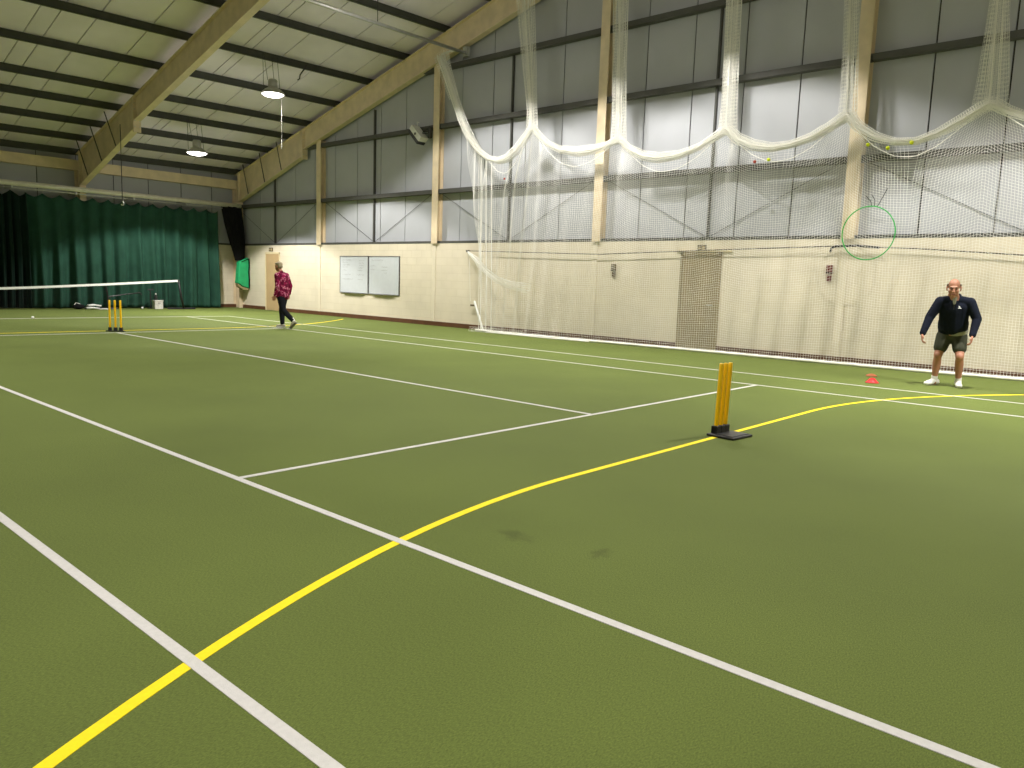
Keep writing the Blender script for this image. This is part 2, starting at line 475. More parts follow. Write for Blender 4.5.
def eave_wall(name, y0, sgn, label):
    b = MB().box(XL - .3, XW + .3, min(y0 + sgn * .03, y0 + sgn * .25), max(y0 + sgn * .03, y0 + sgn * .25), SILL - .05, 5.6)
    wall = structure(b.build(name, M['gap']), label)
    p = MB()
    xs = [XL - .1] + [-8.8 + 1.2 * k for k in range(0, 15)] + [XW + .1]
    for a, c in zip(xs[:-1], xs[1:]):
        if c - a < 0.05: continue
        ya, yb = sorted((y0, y0 + sgn * .04))
        p.box(a + .014, c - .014, ya, yb, SILL, 5.5)
    p.build('cladding', M['cladding'], wall)
    ya, yb = sorted((y0 - sgn * .04, y0 + sgn * .25))
    MB().box(XL - .2, XW + .2, ya, yb, -.02, SILL).build('blockwork', M['block_x'], wall)
    ya, yb = sorted((y0 - sgn * .05, y0 + sgn * .02))
    MB().box(XL, XW, ya, yb, SILL - .015, SILL + .055).build('flashing', M['girt'], wall)
    ya, yb = sorted((y0 - sgn * .22, y0 - sgn * .002))
    MB().box(XL, XW, ya, yb, 4.62, 4.96).build('eaves_beam', M['cream_steel'], wall)
    return wall
wall_back = eave_wall('wall_back', YB, 1, 'low eaves wall behind the green curtain')
wall_front = eave_wall('wall_front', YF, -1, 'low eaves wall behind the camera')

# skirting boards
def skirt(name, b, label): structure(b.build(name, M['brown'], bevel=0.004), label)
DOORS = [(21.03, 21.94), (3.22, 4.11)]
sk = MB()
edges = [YF] + [v for d in sorted(DOORS) for v in (d[0] - .06, d[1] + .06)] + [YB - .04]
for a, c in zip(edges[0::2], edges[1::2]): sk.box(BLK - .022, BLK + .01, a, c, 0, 0.13)
skirt('baseboard_right', sk, 'dark brown skirting board along the netted wall')
skirt('baseboard_back', MB().box(XL + .14, BLK - .02, YB - .065, YB - .03, 0, 0.13), 'dark brown skirting board behind the curtain')
skirt('baseboard_left', MB().box(XL + .13, XL + .165, YF, YB - .06, 0, 0.13), 'dark brown skirting board on the camera side gable')

# ---- roof
def roof_slope(sgn):
    """liner sheets, joints as gaps; sgn=+1 slope towards the curtain"""
    b = MB()
    ya, yb = (YR, YB + .3) if sgn > 0 else (YF - .3, YR)
    b.add([(XL - .3, ya, zroof(ya) + .05), (XW + .3, ya, zroof(ya) + .05), (XW + .3, yb, zroof(yb) + .05), (XL - .3, yb, zroof(yb) + .05),
           (XL - .3, ya, zroof(ya) + .2), (XW + .3, ya, zroof(ya) + .2), (XW + .3, yb, zroof(yb) + .2), (XL - .3, yb, zroof(yb) + .2)],
          [(0, 1, 2, 3), (7, 6, 5, 4), (0, 4, 5, 1), (1, 5, 6, 2), (2, 6, 7, 3), (3, 7, 4, 0)])
    o = structure(b.build('ceiling', M['gap']), 'sloping roof lining %s' % ('down to the curtain wall' if sgn > 0 else 'down to the wall behind the camera'))
    p = MB()
    xs = sorted([XL - .1] + [1.07 + 1.2 * k for k in range(-8, 7)] + [0.30, 4.95, -6.9] + [XW + .1])
    for a, c in zip(xs[:-1], xs[1:]):
        if c - a < .08: continue
        a2, c2 = a + .014, c - .014
        p.add([(a2, ya, zroof(ya)), (c2, ya, zroof(ya)), (c2, yb, zroof(yb)), (a2, yb, zroof(yb)),
               (a2, ya, zroof(ya) + .04), (c2, ya, zroof(ya) + .04), (c2, yb, zroof(yb) + .04), (a2, yb, zroof(yb) + .04)],
              [(0, 1, 2, 3), (7, 6, 5, 4), (0, 4, 5, 1), (1, 5, 6, 2), (2, 6, 7, 3), (3, 7, 4, 0)])
    p.build('liner_sheet', M['liner'], o)
    return o
roof_a = roof_slope(1); roof_b = roof_slope(-1)

PSK = .026
ORD = ['lowest', 'second', 'third', 'fourth', 'fifth', 'sixth', 'seventh', 'eighth', 'ninth', 'tenth', 'eleventh', 'twelfth']
PY = [23.70, 22.53, 21.32, 19.99, 18.8, 17.12, 15.38, 13.62, 11.86, 10.1, 8.35, 6.75]
for side in (1, -1):
    for i, y in enumerate(PY):
        yy = y if side > 0 else 2 * YR - y
        if yy < YF or yy > 23.5 and side < 0: continue
        m = MB()
        # zed section: web with two lips
        for (dy0, dy1, dz0, dz1) in ((-.012, .012, 0, .21), (-.075, .012, 0, .02), (-.075, -.06, 0, .05), (-.012, .075, .19, .21)):
            v = []
            for xx in (XL - .05, XW + .05):
                yc = yy + .22 + (8.9 - xx) * PSK
                for dy, dz in ((dy0, dz0), (dy1, dz0), (dy1, dz1), (dy0, dz1)): v.append((xx, yc + dy, zt(yc) + dz))
            m.add(v, [(0, 1, 2, 3), (7, 6, 5, 4), (0, 4, 5, 1), (1, 5, 6, 2), (2, 6, 7, 3), (3, 7, 4, 0)])
        structure(m.build('purlin_beam', M['purlin']),
                  '%s dark grey roof purlin up from the %s eaves' % (ORD[i], 'curtain side' if side > 0 else 'camera side'), 'roof purlins')

# rafters and columns of the portal frames
DEP = 0.70
def frame_half(x, side, label, end_gable=False):
    Y = lambda y: y if side > 0 else 2 * YR - y
    root = empty('rafter_beam', (x, Y(23.9), 0)); structure(root, label, 'portal frame rafters')
    loc = Vector(root.location)
    def put(m, name, material=M['cream_steel'], bevel=0):
        m.v = [(v[0] - loc.x, v[1] - loc.y, v[2] - loc.z) for v in m.v]
        return m.build(name, material, root, bevel=bevel)
    ys = [YR, 19.25, 19.25, 23.72]
    zb = [zt(YR) - DEP, zt(19.25) - DEP, 5.50, 4.12]
    e = 0.0
    web = [(Y(ys[0]), zt(ys[0])), (Y(23.95), zt(23.95)), (Y(23.72), 4.12), (Y(19.25), 5.50), (Y(19.25), zb[1]), (Y(ys[0]), zb[0])]
    put(MB().prism(web, 0, x - .008, x + .008), 'web')
    fw = 0.10
    def flange(y0, z0, y1, z1, t):
        return MB().prism([(Y(y0), z0), (Y(y1), z1), (Y(y1), z1 + t), (Y(y0), z0 + t)], 0, x - fw, x + fw)
    put(flange(YR, zt(YR) - .02, 23.95, zt(23.95) - .02, .02), 'top_flange')
    put(flange(YR, zb[0], 19.3, zb[1] - SL * .05, .022), 'bottom_flange')
    put(flange(19.2, 5.515, 23.75, 4.11, .022), 'haunch_flange')
    # bolted end plate where the haunch starts
    put(MB().box(x - fw - .01, x + fw + .01, *sorted((Y(19.22), Y(19.27))), 5.40, zt(19.25)), 'end_plate')
    bolts = MB()
    for zz in (5.55, 5.72, 6.05, 6.22):
        for xx in (x - .07, x + .07):
            bolts.tube([(xx, Y(19.19), zz), (xx, Y(19.30), zz)], .014, 6)
    put(bolts, 'end_plate_bolts', M['galv'])
    # eaves stiffener
    put(MB().box(x - fw, x + fw, *sorted((Y(23.69), Y(23.72))), 4.12, zt(23.72)), 'stiffener')
    # fly stays from purlins to the bottom flange
    for yp in (20.6, 21.75, 22.95):
        zb_ = 5.50 + (4.12 - 5.50) * (yp - 19.25) / (23.72 - 19.25)
        put(MB().bar((x - .40 if not end_gable else x - .30, Y(yp), zt(yp) + .03), (x - .09, Y(yp) , zb_ + .03), .03, .012, up=(0, 1, 0)), 'fly_stay', M['dark_steel'])
    # column down the eaves wall
    put(MB().box(x - .1, x + .1, *sorted((Y(23.70), Y(23.72))), 0, 4.12), 'leg_flange')
    put(MB().box(x - .008, x + .008, *sorted((Y(23.72), Y(24.16))), 0, 4.9), 'leg_web')
    put(MB().box(x - .1, x + .1, *sorted((Y(24.14), Y(24.16))), 0, 4.9), 'leg_back_flange')
    return root
for x, nm in ((8.92, 'on the netted gable'), (3.22, 'crossing the roof in front of the gable one'), (-2.46, 'over the middle of the court'), (-8.14, 'by the gable on the camera side')):
    for side, sn in ((1, 'cream roof rafter sloping to the curtain wall,'), (-1, 'cream roof rafter sloping to the rear wall,')):
        frame_half(x, side, '%s %s' % (sn, nm), x > 8)

# gable wind columns
CN = {18.37: 'first from the curtain corner', 12.42: 'beside the floodlight', 6.52: 'beside the grey wall box', 0.52: 'behind the green hoop', -5.45: 'last towards the camera end'}
for y, nm in CN.items():
    root = empty('gable_column', (8.9, y, 0)); structure(root, 'cream steel column on the netted wall, ' + nm, 'gable columns')
    zt_ = zt(y) - DEP + 0.02
    MB().box(0, .016, -.127, .127, SILL - .02, zt_).build('front_flange', M['cream_steel'], root)
    MB().box(.055, .10, -.02, .127, .13, SILL - .02).build('painted_foot', M['wall_paint'], root)
    MB().box(.016, .2, -.006, .006, SILL + .06, zt_).build('web', M['cream_steel'], root)
    MB().box(.198, .212, -.127, .127, SILL + .06, zt_).build('back_flange', M['cream_steel'], root)
    c = MB()
    for z in (3.95, 5.8, 7.42):
        if z < zt_ - .2: c.box(.02, .1, -.16, .16, z - .07, z + .02)
    c.build('girt_cleat', M['dark_steel'], root)

# ------------------------------------------------------------------ doors
def door(name, y0, y1, m, label, closer):
    root = empty(name, (BLK, (y0 + y1) / 2, 0)); structure(root, label)
    w = (y1 - y0) / 2
    MB().box(-.012, .02, -w, w, .012, 2.12).build('door_leaf', m, root, bevel=.003)
    f = MB()
    f.box(-.025, .02, -w - .06, -w - .004, 0, 2.18); f.box(-.025, .02, w + .004, w + .06, 0, 2.18); f.box(-.025, .02, -w - .06, w + .06, 2.124, 2.19)
    f.build('door_frame', M['frame_cream'] if closer else m, root, bevel=.003)
    h = MB().tube([(-.012, -w + .1, 1.02), (-.055, -w + .1, 1.02), (-.055, -w + .22, 1.02)], .01, 8)
    h.build('door_handle', M['galv'], root, smooth=True)
    return root
d1 = door('door_1', 21.03, 21.94, M['door_cream'], 'plain cream door beside the walking person', True)
d2 = door('door_2', 3.22, 4.11, M['door_brown'], 'brown grey door behind the white net', False)
MB().box(-.04, .015, -.72, .60, 2.195, 2.215).build('lintel_strip', M['frame_cream'], d2)

def sign(loc, w, h, label):
    root = empty('wall_sign', loc)
    MB().box(-.03, 0, -w / 2, w / 2, 0, h).build('sign_box', M['sign_dark'], root, bevel=.004)
    s = MB()
    # running-figure style pictogram panel and an arrow bar, too small in the photo to read
    s.box(-.034, -.029, -w * .40, -w * .08, h * .2, h * .8)
    s.box(-.034, -.029, w * .05, w * .40, h * .4, h * .6)
    s.build('sign_face', M['sign_light'], root)
    tag(root, label, 'sign')
sign((BLK, 3.66, 2.195), .21, .15, 'small brown sign over the door behind the white net')
sign((BLK, 21.58, 2.22), .26, .14, 'small grey sign over the cream door')

# ------------------------------------------------------------------ whiteboards
def whiteboard(y0, y1, label, notes, seed):
    root = empty('whiteboard', (BLK, (y0 + y1) / 2, .83)); tag(root, label, 'whiteboard', 'whiteboards on the cream wall')
    w = (y1 - y0) / 2 - .004; H = 1.23
    MB().box(-.022, 0, -w, w, 0, H).build('writing_surface', M['wb_white'], root)
    f = MB()
    f.box(-.032, 0, -w, -w + .022, 0, H); f.box(-.032, 0, w - .022, w, 0, H)
    f.box(-.032, 0, -w, w, H - .022, H); f.box(-.034, 0, -w, w, 0, .026)
    f.build('board_frame', M['wb_frame'], root)
    MB().box(-.085, -.034, -w * .7, w * .7, 0.0, .014).build('pen_tray', M['wb_frame'], root)
    r = random.Random(seed); k = MB()
    for (cy, cz, lw) in notes:
        pts = []; n = int(lw / .03)
        for i in range(n):
            pts.append((-.0235, cy - i * .03, cz + r.uniform(-.014, .014)))
        for a, b in zip(pts[:-1], pts[1:]): k.bar(a, b, .004, .012)
    k.build('marker_lettering', M['wb_ink'], root)
L1 = [(.62, 1.10, .5), (.62, 1.02, .3), (.62, .94, .42), (.62, .86, .3), (.62, .76, .25), (-.28, 1.08, .3), (-.26, 1.0, .3), (-.3, .92, .26), (-.26, .84, .3), (-.2, .76, .3), (.62, .62, .5), (-.2, .62, .4), (.62, .47, .6), (-.22, .46, .3)]
L2 = [(.62, 1.10, .6), (.68, .92, .3), (.68, .80, .28), (.1, .88, .3), (.12, .78, .34), (.0, .70, .2)]
whiteboard(15.63, 17.19, 'whiteboard full of faint notes, farther from the net', L1, 1)
whiteboard(14.05, 15.61, 'almost blank whiteboard, closer to the net', L2, 2)

# ------------------------------------------------------------------ small wall fittings
def wall_box(y, z0, z1, label, m, hx):
    root = empty('wall_box', (BLK, y, z0)); tag(root, label, 'switch box')
    H = z1 - z0
    MB().box(-.07, 0, -.055, .055, H * .45, H).build('box_body', m, root, bevel=.006)
    MB().box(-.05, 0, -.04, .04, 0, H * .36).build('lower_box', m, root, bevel=.006)
    MB().tube([(-.02, 0, H * .34), (-.02, 0, H * .48)], .012, 8).build('conduit', M['galv'], root)
    MB().box(-.085, -.065, -.05 - hx, .05, H * .5, H * .56).build('lever', M['dark_steel'], root)
wall_box(5.98, 1.59, 1.90, 'small grey brown switch box on the wall beside the second netted column', M['sign_dark'], 0)
wall_box(0.82, 1.61, 1.93, 'small dark red switch box on the wall below the green hoop', M['dark_red'], .04)

# floodlight on the column
root = empty('floodlight', (8.86, 12.62, 5.62)); tag(root, 'white floodlight box tilted off the cream column', 'floodlight')
R0 = Matrix.Rotation(math.radians(0), 4, 'Z')
def tilt(m, rot, off):
    m.v = [tuple(rot @ Vector(v) + Vector(off)) for v in m.v]; return m
rot = Matrix.Rotation(math.radians(-46), 3, 'X') * 1.25
tilt(MB().box(-.12, .12, -.09, .035, -.23, .23), rot, (-.12, .40, -.02)).build('housing', M['white_plastic'], root, bevel=.012)
tilt(MB().box(-.115, .115, .036, .115, -.225, .225), rot, (-.12, .40, -.02)).build('front_glass', M['black_plastic'], root)
tilt(MB().tube([(-.122, -.02, -.02), (-.126, -.02, -.02)], .03, 12), rot, (-.12, .40, -.02)).build('side_knob', M['dark_steel'], root)
br = MB()
for k in range(4):
    br.bar((-.10 + .06 * k, .34, .02 + .03 * k), (-.02, .02, -.02 + .07 * k), .016, .016)
br.box(-.05, .04, -.05, .06, -.14, .16)
br.build('bracket', M['dark_steel'], root)
MB().tube([(-.1, .46, .23), (-.08, .50, .36), (-.02, .46, .34)], .012, 6).build('cable_loop', M['white_plastic'], root)

# ------------------------------------------------------------------ high bay lamps
LZ = 1.07
def lamp(x, y, label, cord=False, power=1.0, drop=1.03, cut=None):
    z = zt(y) - drop
    root = empty('high_bay_lamp', (x, y, z)); tag(root, label, 'lamp', 'high bay lamps')
    prof = [(.33, -.01), (.335, 0), (.30, .05), (.22, .12), (.13, .17), (.125, .18), (.11, .17), (.20, .11), (.285, .05), (.318, .0)]
    MB().lathe(prof, n=28).build('reflector', M['lamp_metal'], root, smooth=True)
    MB().lathe([(0, -.085), (.12, -.078), (.22, -.055), (.29, -.02), (.31, .0), (.31, .006), (0, .012)], n=28).build('lens', M['lens'], root)
    MB().lathe([(.12, .17), (.13, .18), (.13, .36), (.10, .40), (0, .40)], n=20).build('gear_housing', M['lamp_metal'], root, smooth=True)
    zp = zt(y) - z + .02
    for (a, b) in (((-.26, .05, .08), (-.30, 0, zp)), ((-.10, .10, .38), (-.26, .02, zp)), ((.10, .10, .38), (-.02, .02, zp)), ((.26, .05, .08), (.14, 0, zp))):
        MB().tube([a, b], .007, 5).build('suspension_wire', M['dark_steel'], root)
    if cord:
        MB().tube([(.27, 0, 0), (.275, 0, -.7), (.27, 0, -1.2)], .004, 6).build('pull_cord', M['girt'], root)
        MB().tube([(.27, 0, -1.2), (.27, 0, -1.46)], .009, 6).build('cord_handle', M['lamp_metal'], root)
    li = bpy.data.lights.new('lamp_light', 'SPOT')
    li.energy = LAMP_W * power; li.color = (1.0, 0.96, 0.90)
    li.spot_size = math.radians((cut or CUT) * 2); li.spot_blend = BLEND; li.shadow_soft_size = 0.12
    lo = bpy.data.objects.new('lamp_light', li); COL.objects.link(lo); lo.parent = root
    lo.location = (0, 0, -.10)
    sp = bpy.data.lights.new('added_spill', 'POINT'); sp.energy = LAMP_W * power * ADDED_SPILL; sp.color = li.color; sp.shadow_soft_size = .15  # point light added below each lens to brighten roof lining and upper walls
    so = bpy.data.objects.new('added_spill', sp); COL.objects.link(so); so.parent = root; so.location = (0, 0, -.26)
ADDED_SPILL = .012; LAMP_W = 2300; CUT = 59.5; BLEND = 0.2
lamp(5.4, 15.4, 'lit white high bay lamp with a hanging pull cord', True)
lamp(5.4, 20.0, 'lit white high bay lamp closest to the curtain wall')
rest = {9.9: 'third from the curtain wall', 6.4: 'fourth from the curtain wall', 2.9: 'fifth from the curtain wall', -2.6: 'sixth from the curtain wall', -7.2: 'seventh from the curtain wall'}
for y, s in rest.items(): lamp(5.4, y, 'lit white high bay lamp on the netted wall side, ' + s, drop={9.9: .92, 6.4: 1.9, 2.9: .92}.get(y, 1.03), power={9.9: .85, 6.4: .7, 2.9: .85}.get(y, 1.0), cut=62.5 if y > 0 else None)

for y in (20.0, 15.4, 9.9, 6.4, 2.9, -2.6, -7.2):
    s = {20.0: 'first', 15.4: 'second'}.get(y) or rest[y].split()[0]
    lamp(-5.4, y, 'high bay lamp on the camera side, %s from the curtain wall' % s, power=.37, drop=1.9 if y == 6.4 else 1.0)

# roof bits
root = empty('hanging_rope', (3.0, 19.92, 3.3)); tag(root, 'thin dark rope hanging from the cream rafter to a white hook', 'rope')
MB().tube([(0, -.02, 2.36), (.005, 0, 1.2), (0, 0, .1)], .012, 6).build('rope', M['dark_steel'], root)
MB().tube([(0, 0, .12), (.03, 0, .06), (.02, 0, 0), (-.03, 0, .0), (-.03, 0, .03)], .016, 6).build('hook', M['white_plastic'], root)
root = empty('net_rail', (8.8, 11.2, 7.62)); tag(root, 'grey net rail pipe running under the roof to the gable', 'rail')
MB().tube([(.1, 0, 0), (-5, 0.04, .0), (-11, .08, 0)], .045, 10).build('pipe', M['galv'], root, smooth=True)
MB().box(.02, .12, -.09, .09, -.09, .17).build('end_bracket', M['galv'], root)
for xx in (-3.0, -8.4): MB().tube([(xx, .02, .04), (xx, .02, zt(11.2) - 7.62)], .01, 5).build('hanger', M['dark_steel'], root)
root = empty('loose_cable', (6.35, 15.38, 6.95)); tag(root, 'short loose dark cable dangling from a roof purlin', 'cable')
MB().tube([(.12, 0, .48), (.1, 0, .40), (.02, 0, .30), (-.08, 0, .16), (-.1, 0, .05), (-.16, 0, 0)], .018, 6).build('cable', M['dark_steel'], root)

# ------------------------------------------------------------------ curtains
def curtain(name, x0, x1, y, period, amp, ztop, sag, m, label, seed, zbot=.03):
    r = np.random.default_rng(seed)
    n = int((x1 - x0) / period); 
    ph = r.uniform(-.9, .9, n + 3); am = r.uniform(.55, 1.25, n + 3); wid = r.uniform(-.35, .35, n + 3)
    def fold(x, t):
        u = (x - x0) / period; i = int(u); f = u - i
        w = f * f * (3 - 2 * f)
        a = am[i] * (1 - w) + am[i + 1] * w; p = ph[i] * (1 - w) + ph[i + 1] * w
        drift = (wid[i] * (1 - w) + wid[i + 1] * w) * t
        k = math.sin(2 * PI * u + p + drift * 2.2) + .35 * math.sin(4.3 * PI * u + 2 * p + drift * 3) * (.3 + t)
        return a * k * amp * (.45 + .55 * t)
    def fn(a, b):
        x = x0 + (x1 - x0) * a
        hook = (x - x0) / .5; fr = hook - math.floor(hook)
        zt_ = ztop - sag * (1 - abs(2 * fr - 1) ** 1.4) 
        t = b
        z = zt_ * (1 - t) + zbot * t
        yy = y + fold(x, t)
        xx = x + .04 * math.sin(3 * t + ph[int((x - x0) / period)]) * t
        return (xx, yy, z)
    o = MB().grid(fn, max(60, int((x1 - x0) / period * 16)), 28).build(name, m, smooth=True)
    s = o.modifiers.new('thick', 'SOLIDIFY'); s.thickness = .006
    root = empty('curtain', (x0 + (x1 - x0) / 2, y, 0)); tag(root, label, 'curtain')
    o.parent = root; o.location = -Vector(root.location)
    k = 0
    while x0 + .5 * k <= x1 + .01:
        xx = x0 + .5 * k
        MB().tube([(xx - root.location.x, 0, ztop + .09), (xx - root.location.x, 0, ztop - .02)], .008, 5).build('hook', M['galv'], root); k += 1
    return root
curtain('cloth', 1.45, 7.9, 23.55, .50, .13, 3.72, .13, M['curtain'], 'long dark green curtain in folds across the far wall', 5)
curtain('cloth', -4.5, 1.42, 23.38, .22, .10, 3.74, .18, M['curtain_dark'], 'near black green curtain bunched at the left end', 9)
root = empty('curtain_rail', (8.75, 23.4, 3.94)); tag(root, 'long cream tube above the green curtain', 'rail')
MB().tube([(0, 0, 0), (-8, 0, 0), (-14, 0, 0)], .085, 14).build('tube', M['pipe'], root, smooth=True)
MB().tube([(0, .06, -.14), (-14, .06, -.14)], .018, 8).build('track', M['galv'], root, smooth=True)
for k in range(8): MB().box(-.3 - 1.85 * k - .02, -.3 - 1.85 * k + .02, -.02, .74, -.16, .03).build('bracket', M['galv'], root)

# black gathered drape and the green wrapped end below it
def bundle(name, cs, m, label, cat, seed, folds):
    root = empty(name, (cs[-1][0], cs[-1][1], 0)); tag(root, label, cat)
    r = random.Random(seed); phs = r.uniform(0, 6)
    def fn(a, b):
        t = b * (len(cs) - 1); i = min(int(t), len(cs) - 2); f = t - i
        c = [cs[i][k] * (1 - f) + cs[i + 1][k] * f for k in range(5)]
        th = 2 * PI * a; rr = 1 + .12 * math.sin(folds * th + phs + b) + .05 * math.sin(2.7 * folds * th)
        return (c[0] + c[3] * math.cos(th) * rr - cs[-1][0], c[1] + c[4] * math.sin(th) * rr - cs[-1][1], c[2])
    g = MB().grid(fn, 96, 30, closed_u=True)
    n = 96
    g.f.append(tuple(range(n))); g.f.append(tuple(30 * n + k for k in range(n)))
    g.build('cloth', m, root, smooth=True)
    return root
bundle('gathered_drape', [(8.43, 23.50, 3.88, .37, .16), (8.52, 23.47, 3.2, .35, .17), (8.60, 23.42, 2.6, .29, .17), (8.67, 23.40, 2.15, .21, .15), (8.70, 23.40, 1.85, .17, .12)],
       M['black_cloth'], 'black gathered drape tied up in the far corner', 'drape', 3, 9)
root = empty('wrapped_bundle', (8.71, 23.27, .72)); tag(root, 'bright green wrapped bundle hanging under the black drape', 'bundle')
poly = [(-.16, 1.08), (.20, 1.26), (.24, 1.2), (.24, .06), (-.02, .14), (-.26, .27), (-.24, .36)]
o = MB().prism(poly, 1, -.13, .13).build('green_cover', M['green_sack'], root, bevel=.03)
MB().prism([(-.25, .25), (-.04, .12), (.23, .04), (.22, 0), (.0, .0), (-.2, .12)], 1, -.10, .11).build('beige_end', M['beige_cloth'], root, bevel=.015)
st = MB()
st.tube([(.215, -.145, 1.22), (.22, -.15, .9), (.20, -.15, .7), (.22, -.15, .4), (.215, -.145, .08)], .022, 6)
st.tube([(.19, -.14, 1.2), (-.1, -.14, 1.08)], .012, 6)
st.build('black_edge', M['black_cloth'], root)
MB().tube([(-.02, 0.1, 1.12), (-.03, .1, 1.3)], .05, 8).build('tie', M['black_cloth'], root)

# ------------------------------------------------------------------ portable tennis net in front of the curtain
nx0, nx1, ny = -1.6, 5.93, 22.75
def nz(x):
    t = (x - nx0) / (nx1 - nx0)
    return 0.66 + .36 * max(0, (x - .4) / (nx1 - .4)) ** 1.15 if x > .4 else .66 + .3 * ((.4 - x) / 2.0) ** 1.3
root = empty('tennis_net', (nx1, ny, 0)); tag(root, 'low black net with a white top band in front of the green curtain', 'net')
g = MB().grid(lambda a, b: (nx0 + (nx1 - nx0) * a - nx1, .02 * math.sin(9 * a), (nz(nx0 + (nx1 - nx0) * a) - .03) * (1 - b) + .06 * b), 150, 16)
wire(g.build('net_mesh', M['net_black'], root), .003)
bd = MB()
N = 60
pts = [(nx0 + (nx1 - nx0) * i / N - nx1, 0, nz(nx0 + (nx1 - nx0) * i / N)) for i in range(N + 1)]
for a, b in zip(pts[:-1], pts[1:]): bd.bar(a, b, .02, .075)
bd.build('top_band', M['white_tape'], root)
po = MB().tube([(.02, 0, 1.06), (.10, 0, .5), (.19, 0, .03)], .038, 10)
po.build('post', M['black_plastic'], root, smooth=True)
MB().tube([(-.38, 0, .03), (.62, 0, .03)], .03, 8).build('post_foot', M['black_plastic'], root)
po = MB().tube([(nx0 - nx1 - .02, 0, 1.0), (nx0 - nx1 - .2, 0, .03)], .038, 10)
po.build('post', M['black_plastic'], root, smooth=True)
MB().tube([(nx0 - nx1 - .8, 0, .03), (nx0 - nx1 + .3, 0, .03)], .03, 8).build('post_foot', M['black_plastic'], root)
root = empty('net_support', (3.62, 22.98, 0)); tag(root, 'black metal net support bar behind the far stumps', 'stand')
MB().tube([(-.06, 0, .86), (0, 0, .4), (.0, 0, .03)], .028, 8).build('upright', M['black_plastic'], root)
MB().tube([(.0, 0, .42), (.5, 0, .5), (1.06, 0, .57), (1.12, 0, .5)], .022, 8).build('cross_bar', M['black_plastic'], root)
MB().tube([(-.25, 0, .025), (.3, 0, .025)], .025, 8).build('foot', M['black_plastic'], root)

# ------------------------------------------------------------------ kit lying at the curtain foot
root = empty('kit_bag', (2.68, 22.95, 0)); tag(root, 'small black kit bag lying at the curtain foot', 'bag')
MB().ball((0, 0, .09), .09, 16, (2.2, 1.1, 1)).build('bag_body', M['black_cloth'], root, smooth=True)
MB().tube([(-.13, 0, .15), (-.08, 0, .22), (.0, 0, .20), (.06, 0, .16)], .012, 6).build('strap', M['white_tape'], root)
root = empty('batting_pads', (3.10, 22.88, 0)); tag(root, 'pair of pale batting pads lying beside the black kit bag', 'pads')
for dx, dy, dz in ((-.02, 0, .03), (.05, .05, .12)):
    m = MB()
    for k in range(5): m.tube([(dx - .2, dy - .08 + .045 * k, dz + .02 * math.sin(k)), (dx, dy - .08 + .045 * k, dz + .03), (dx + .2, dy - .08 + .045 * k, dz)], .026, 8)
    m.build('pad', M['white_tape'], root, smooth=True)
root = empty('cricket_bat', (3.34, 22.70, 0)); tag(root, 'pale cricket bat lying flat by the batting pads', 'bat')
MB().box(-.12, .16, -.05, .05, .005, .04).build('blade', M['box_grey'], root, bevel=.01)
MB().tube([(.15, 0, .025), (.42, .02, .025)], .015, 8).build('handle', M['black_plastic'], root)
root = empty('storage_box', (5.31, 23.02, 0)); tag(root, 'pale grey storage box standing by the green curtain', 'box')
MB().box(-.145, .145, -.11, .11, 0, .27).build('box_body', M['box_grey'], root, bevel=.008)
MB().box(-.155, .155, -.12, .12, .27, .31).build('lid', M['box_grey'], root, bevel=.006)
MB().box(-.04, .04, -.13, -.11, .2, .225).build('latch', M['wb_frame'], root)
root = empty('drinks_bottle', (5.24, 23.0, .31)); tag(root, 'black drinks bottle standing on the pale grey box', 'bottle')
MB().lathe([(.045, 0), (.05, .01), (.05, .15), (.03, .19), (.025, .22)], n=16).build('bottle_body', M['black_plastic'], root, smooth=True)
MB().lathe([(.028, .19), (.028, .235), (.012, .25)], n=12).build('cap', M['white_plastic'], root)
root = empty('hand_pump', (5.10, 23.23, 0)); tag(root, 'tall black hand pump standing behind the pale grey box', 'pump')
MB().tube([(.05, 0, .02), (.05, 0, .66)], .025, 8).build('barrel', M['black_plastic'], root)
MB().tube([(-.04, 0, .68), (.16, 0, .68)], .024, 8).build('handle', M['black_plastic'], root)
MB().box(-.05, .15, -.06, .06, 0, .025).build('foot', M['black_plastic'], root)

def ball(x, y, z, m, label, r=.033, group=None):
    o = MB().ball((0, 0, 0), r, 16).build('ball', m, smooth=True, loc=(x, y, z)); tag(o, label, 'ball', group); return o
ball(4.76, 23.0, .04, M['ball_white'], 'small white ball on the floor left of the grey box', .04)
ball(-.07, 18.13, .036, M['ball_white'], 'small white ball on the far baseline near the left edge', .036)

# ------------------------------------------------------------------ cricket stumps
def stumps(loc, rz, label, plate, off, lean=0.0):
    root = empty('cricket_stumps', loc, rz); tag(root, label, 'stumps')
    x0, x1, y0, y1 = plate
    MB().box(x0, x1, y0, y1, 0, .025).build('base_plate', M['black_rubber'], root, bevel=.01)
    if y1 - y0 > .2:
        MB().box(x0 + .03, x1 - .03, y0 + .03, y1 - .09, .025, .03).build('plate_panel', mat('base_panel', (.03, .03, .033), .4, noise=.2, nscale=20), root)
    sp = off
    s = MB()
    for k in (-1, 0, 1): s.box(k * sp - .034, k * sp + .034, -.034, .034, .02, .095)
    if sp < .08: s.box(-sp - .034, sp + .034, -.03, .03, .02, .085)
    s.build('socket', M['black_rubber'], root, bevel=.006)
    for k in (-1, 0, 1):
        MB().lathe([(.019, 0), (.021, .01), (.021, .575), (.020, .60), (.014, .605)], (0, 0, 0), 18).build('stump', M['stump_yellow'], root, smooth=True, loc=(k * sp, 0, .09)).rotation_euler = (0, lean, 0)
    return root
stumps((.10, -1.445, 0), math.radians(-6), 'yellow cricket stumps on a square black base near the camera', (-.17, .17, -.25, .045), .076, .035)
